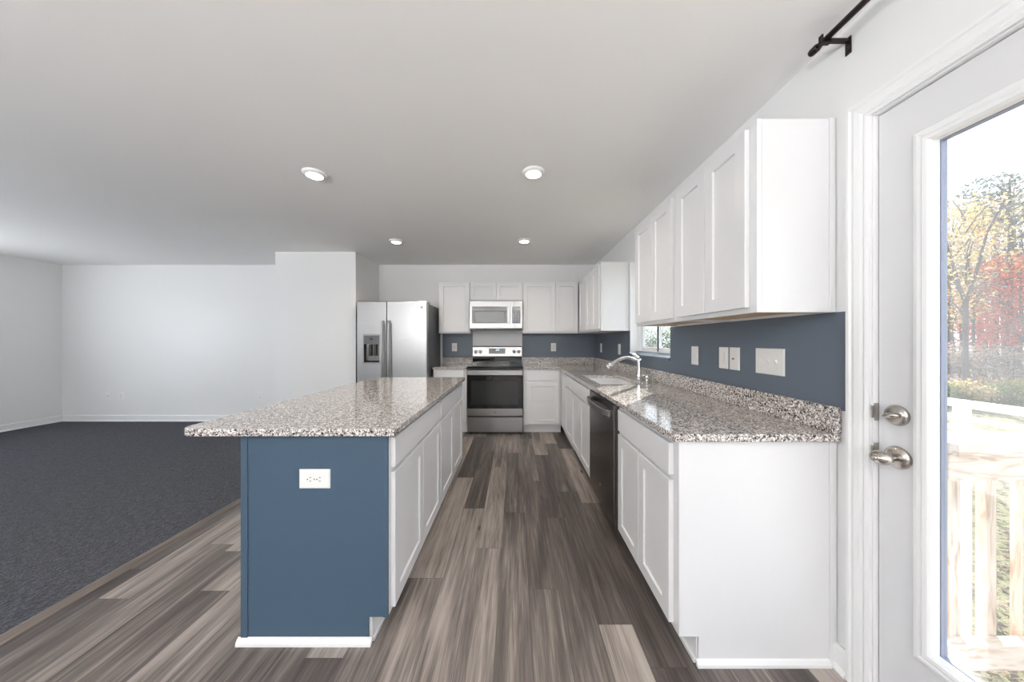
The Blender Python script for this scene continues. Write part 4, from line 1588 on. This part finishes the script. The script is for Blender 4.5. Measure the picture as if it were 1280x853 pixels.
# seen through the door glass: direction X/Y about 1.35 .. 1.65
def at(px, Y):
    return (px - 643.5) / 391.0 * Y, Y
x, y = at(1207, 13.5)
tree('slim forked bare trunk tree with sparse yellow leaves behind the white railing', x, y, 9.0, 'yellow', 4.2, 2.0, 0.085, 300, 0.12, 3, fork=4.4)
x, y = at(1261, 17.5)
tree('tall grey pine with a thick straight trunk at the right edge of the door glass', x, y, 12.0, 'pine', 5.5, 2.6, 0.22, 1300, 0.16, 4)
x, y = at(1247, 19.0)
tree('thin dark trunk tree with red leaves just left of the thick pine', x, y, 7.5, 'red', 2.6, 2.4, 0.11, 1100, 0.14, 5)
x, y = at(1191, 16.5)
tree('thin straight tree with yellow leaves at the left edge of the door glass', x, y, 9.5, 'yellow', 3.4, 2.0, 0.11, 900, 0.13, 6)
x, y = at(1232, 21.0)
tree('bright red maple low behind the forked tree', x, y, 7.0, 'red', 2.0, 3.0, 0.12, 1500, 0.15, 8)
x, y = at(1276, 16.0)
tree('bright red maple partly cut by the right edge of the picture', x, y, 6.8, 'red', 2.4, 2.2, 0.11, 1300, 0.13, 9)
x, y = at(1225, 26.0)
tree('pale orange tree rising far behind the red maples', x, y, 14.5, 'orange', 4.5, 3.2, 0.2, 1500, 0.17, 10)
x, y = at(1180, 25.0)
tree('dull tan tree far back at the left edge of the door glass', x, y, 13.2, 'tan', 4.0, 3.0, 0.19, 1400, 0.17, 11)
x, y = at(1268, 28.0)
tree('tall tan tree with the highest crown, far back at the right', x, y, 16.6, 'tan', 5.0, 3.4, 0.22, 1500, 0.18, 12)
x, y = at(1205, 30.0)
tree('grey green pine far back behind the forked tree', x, y, 15.0, 'pine', 7.0, 2.6, 0.2, 1300, 0.18, 13)
x, y = at(1245, 30.5)
tree('orange brown tree in the farthest row behind the pine trunk', x, y, 15.2, 'orange', 5.5, 3.0, 0.2, 1300, 0.18, 14)
for k, (px, Y, h, lab) in enumerate([(1199, 18.5, 8.5, 'slender bare trunk with thin tan crown between the yellow trees'), (1219, 17.0, 7.8, 'slender bare trunk with thin tan crown right of the forked tree'),
                                   (1238, 23.5, 10.5, 'slender bare trunk with thin tan crown behind the red maple'), (1254, 22.5, 9.5, 'slender bare trunk with thin tan crown left of the pine'),
                                   (1272, 21.0, 9.8, 'slender bare trunk with thin tan crown right of the pine')]):
    x, y = at(px, Y)
    tree(lab, x, y, h, 'tan', h * 0.55, 1.1, 0.075, 260, 0.13, 90 + k, lean=0.4 * (-1) ** k)
rng = random.Random(21)
kinds = ['yellow', 'orange', 'tan', 'red', 'pine']
rest = [(1330, 20, 10), (1375, 14.5, 10), (1380, 27, 13), (1440, 20, 12), (1140, 23, 11), (1100, 31, 13), (1520, 14, 11), (1640, 11, 10), (1040, 42, 13), (1480, 27, 14),
        (840, 43, 12), (775, 46, 12), (910, 47, 13), (975, 44, 13)]
for k, (px, Y, h) in enumerate(rest):
    x, y = at(px, Y)
    kd = kinds[k % 5] if px > 1000 else ['green', 'tan', 'green', 'yellow'][k % 4]
    o = tree('autumn tree among the outer trees of the woods', x, y, h, kd, h * 0.28, 2.6 if px > 1000 else 3.6, 0.17, 800 if px > 1000 else 1000, 0.17 if px > 1000 else 0.28, 40 + k)
    o['group'] = 'outer trees of the woods'
bl = [(1178, 13.2, 'green'), (1196, 14.2, 'tan'), (1218, 12.8, 'yellow'), (1238, 13.8, 'orange'), (1256, 12.9, 'green'), (1276, 13.6, 'yellow'), (1205, 15.6, 'tan'), (1230, 16.4, 'tan'), (1265, 15.2, 'tan'), (1184, 16.0, 'tan')]
words = ['leftmost green shrub at the edge of the lawn', 'dry tan shrub right behind the leftmost green one', 'yellow shrub below the forked tree', 'orange shrub in the middle of the lawn edge',
         'green shrub below the thick pine', 'yellow shrub cut by the right edge of the picture', 'tall dry tan thicket beneath the forked tree', 'tall dry tan thicket left of the pine', 'tall dry tan thicket right of the pine', 'tall dry tan thicket at the left edge of the door glass']
for k, (px, Y, kd) in enumerate(bl):
    x, y = at(px, Y)
    tall = k >= 6
    bush(words[k], x, y, 0.95 if not tall else 1.3, 1.15 if not tall else 2.6, kd, 620 if not tall else 900, 70 + k)

for k, (px, Y, lab) in enumerate([(800, 27, 'pale green hedge shrub seen at the far side of the sink window'), (818, 26, 'pale green hedge shrub seen in the middle of the sink window'),
                                 (838, 25, 'pale green hedge shrub seen at the near side of the sink window'), (858, 24, 'pale green hedge shrub just past the near edge of the sink window')]):
    x, y = at(px, Y)
    bush(lab, x, y, 1.5, 4.0, 'hedge', 1500, 120 + k)

# fallen leaves on the lawn, too many to count
rng = random.Random(5)
m = MB()
for _ in range(5200):
    y = rng.uniform(1.5, 15)
    x = y * rng.uniform(1.15, 1.9)
    if x < 1.6:
        continue
    s_ = rng.uniform(0.02, 0.05)
    a = rng.uniform(0, 6.28)
    z = gz(x, y) + 0.012 + rng.uniform(0, 0.02)
    c, d = math.cos(a) * s_, math.sin(a) * s_
    m.add([(x - c, y - d, z), (x + d * .6, y - c * .6, z + 0.012), (x + c, y + d, z), (x - d * .6, y + c * .6, z + 0.012)], [(0, 1, 2, 3)])
fl = obj('fallen_leaves', m, M_leaf['tan'], None, weld=False)
fl['kind'] = 'stuff'
tag(fl, 'dry fallen leaves scattered over the lawn', 'leaves')
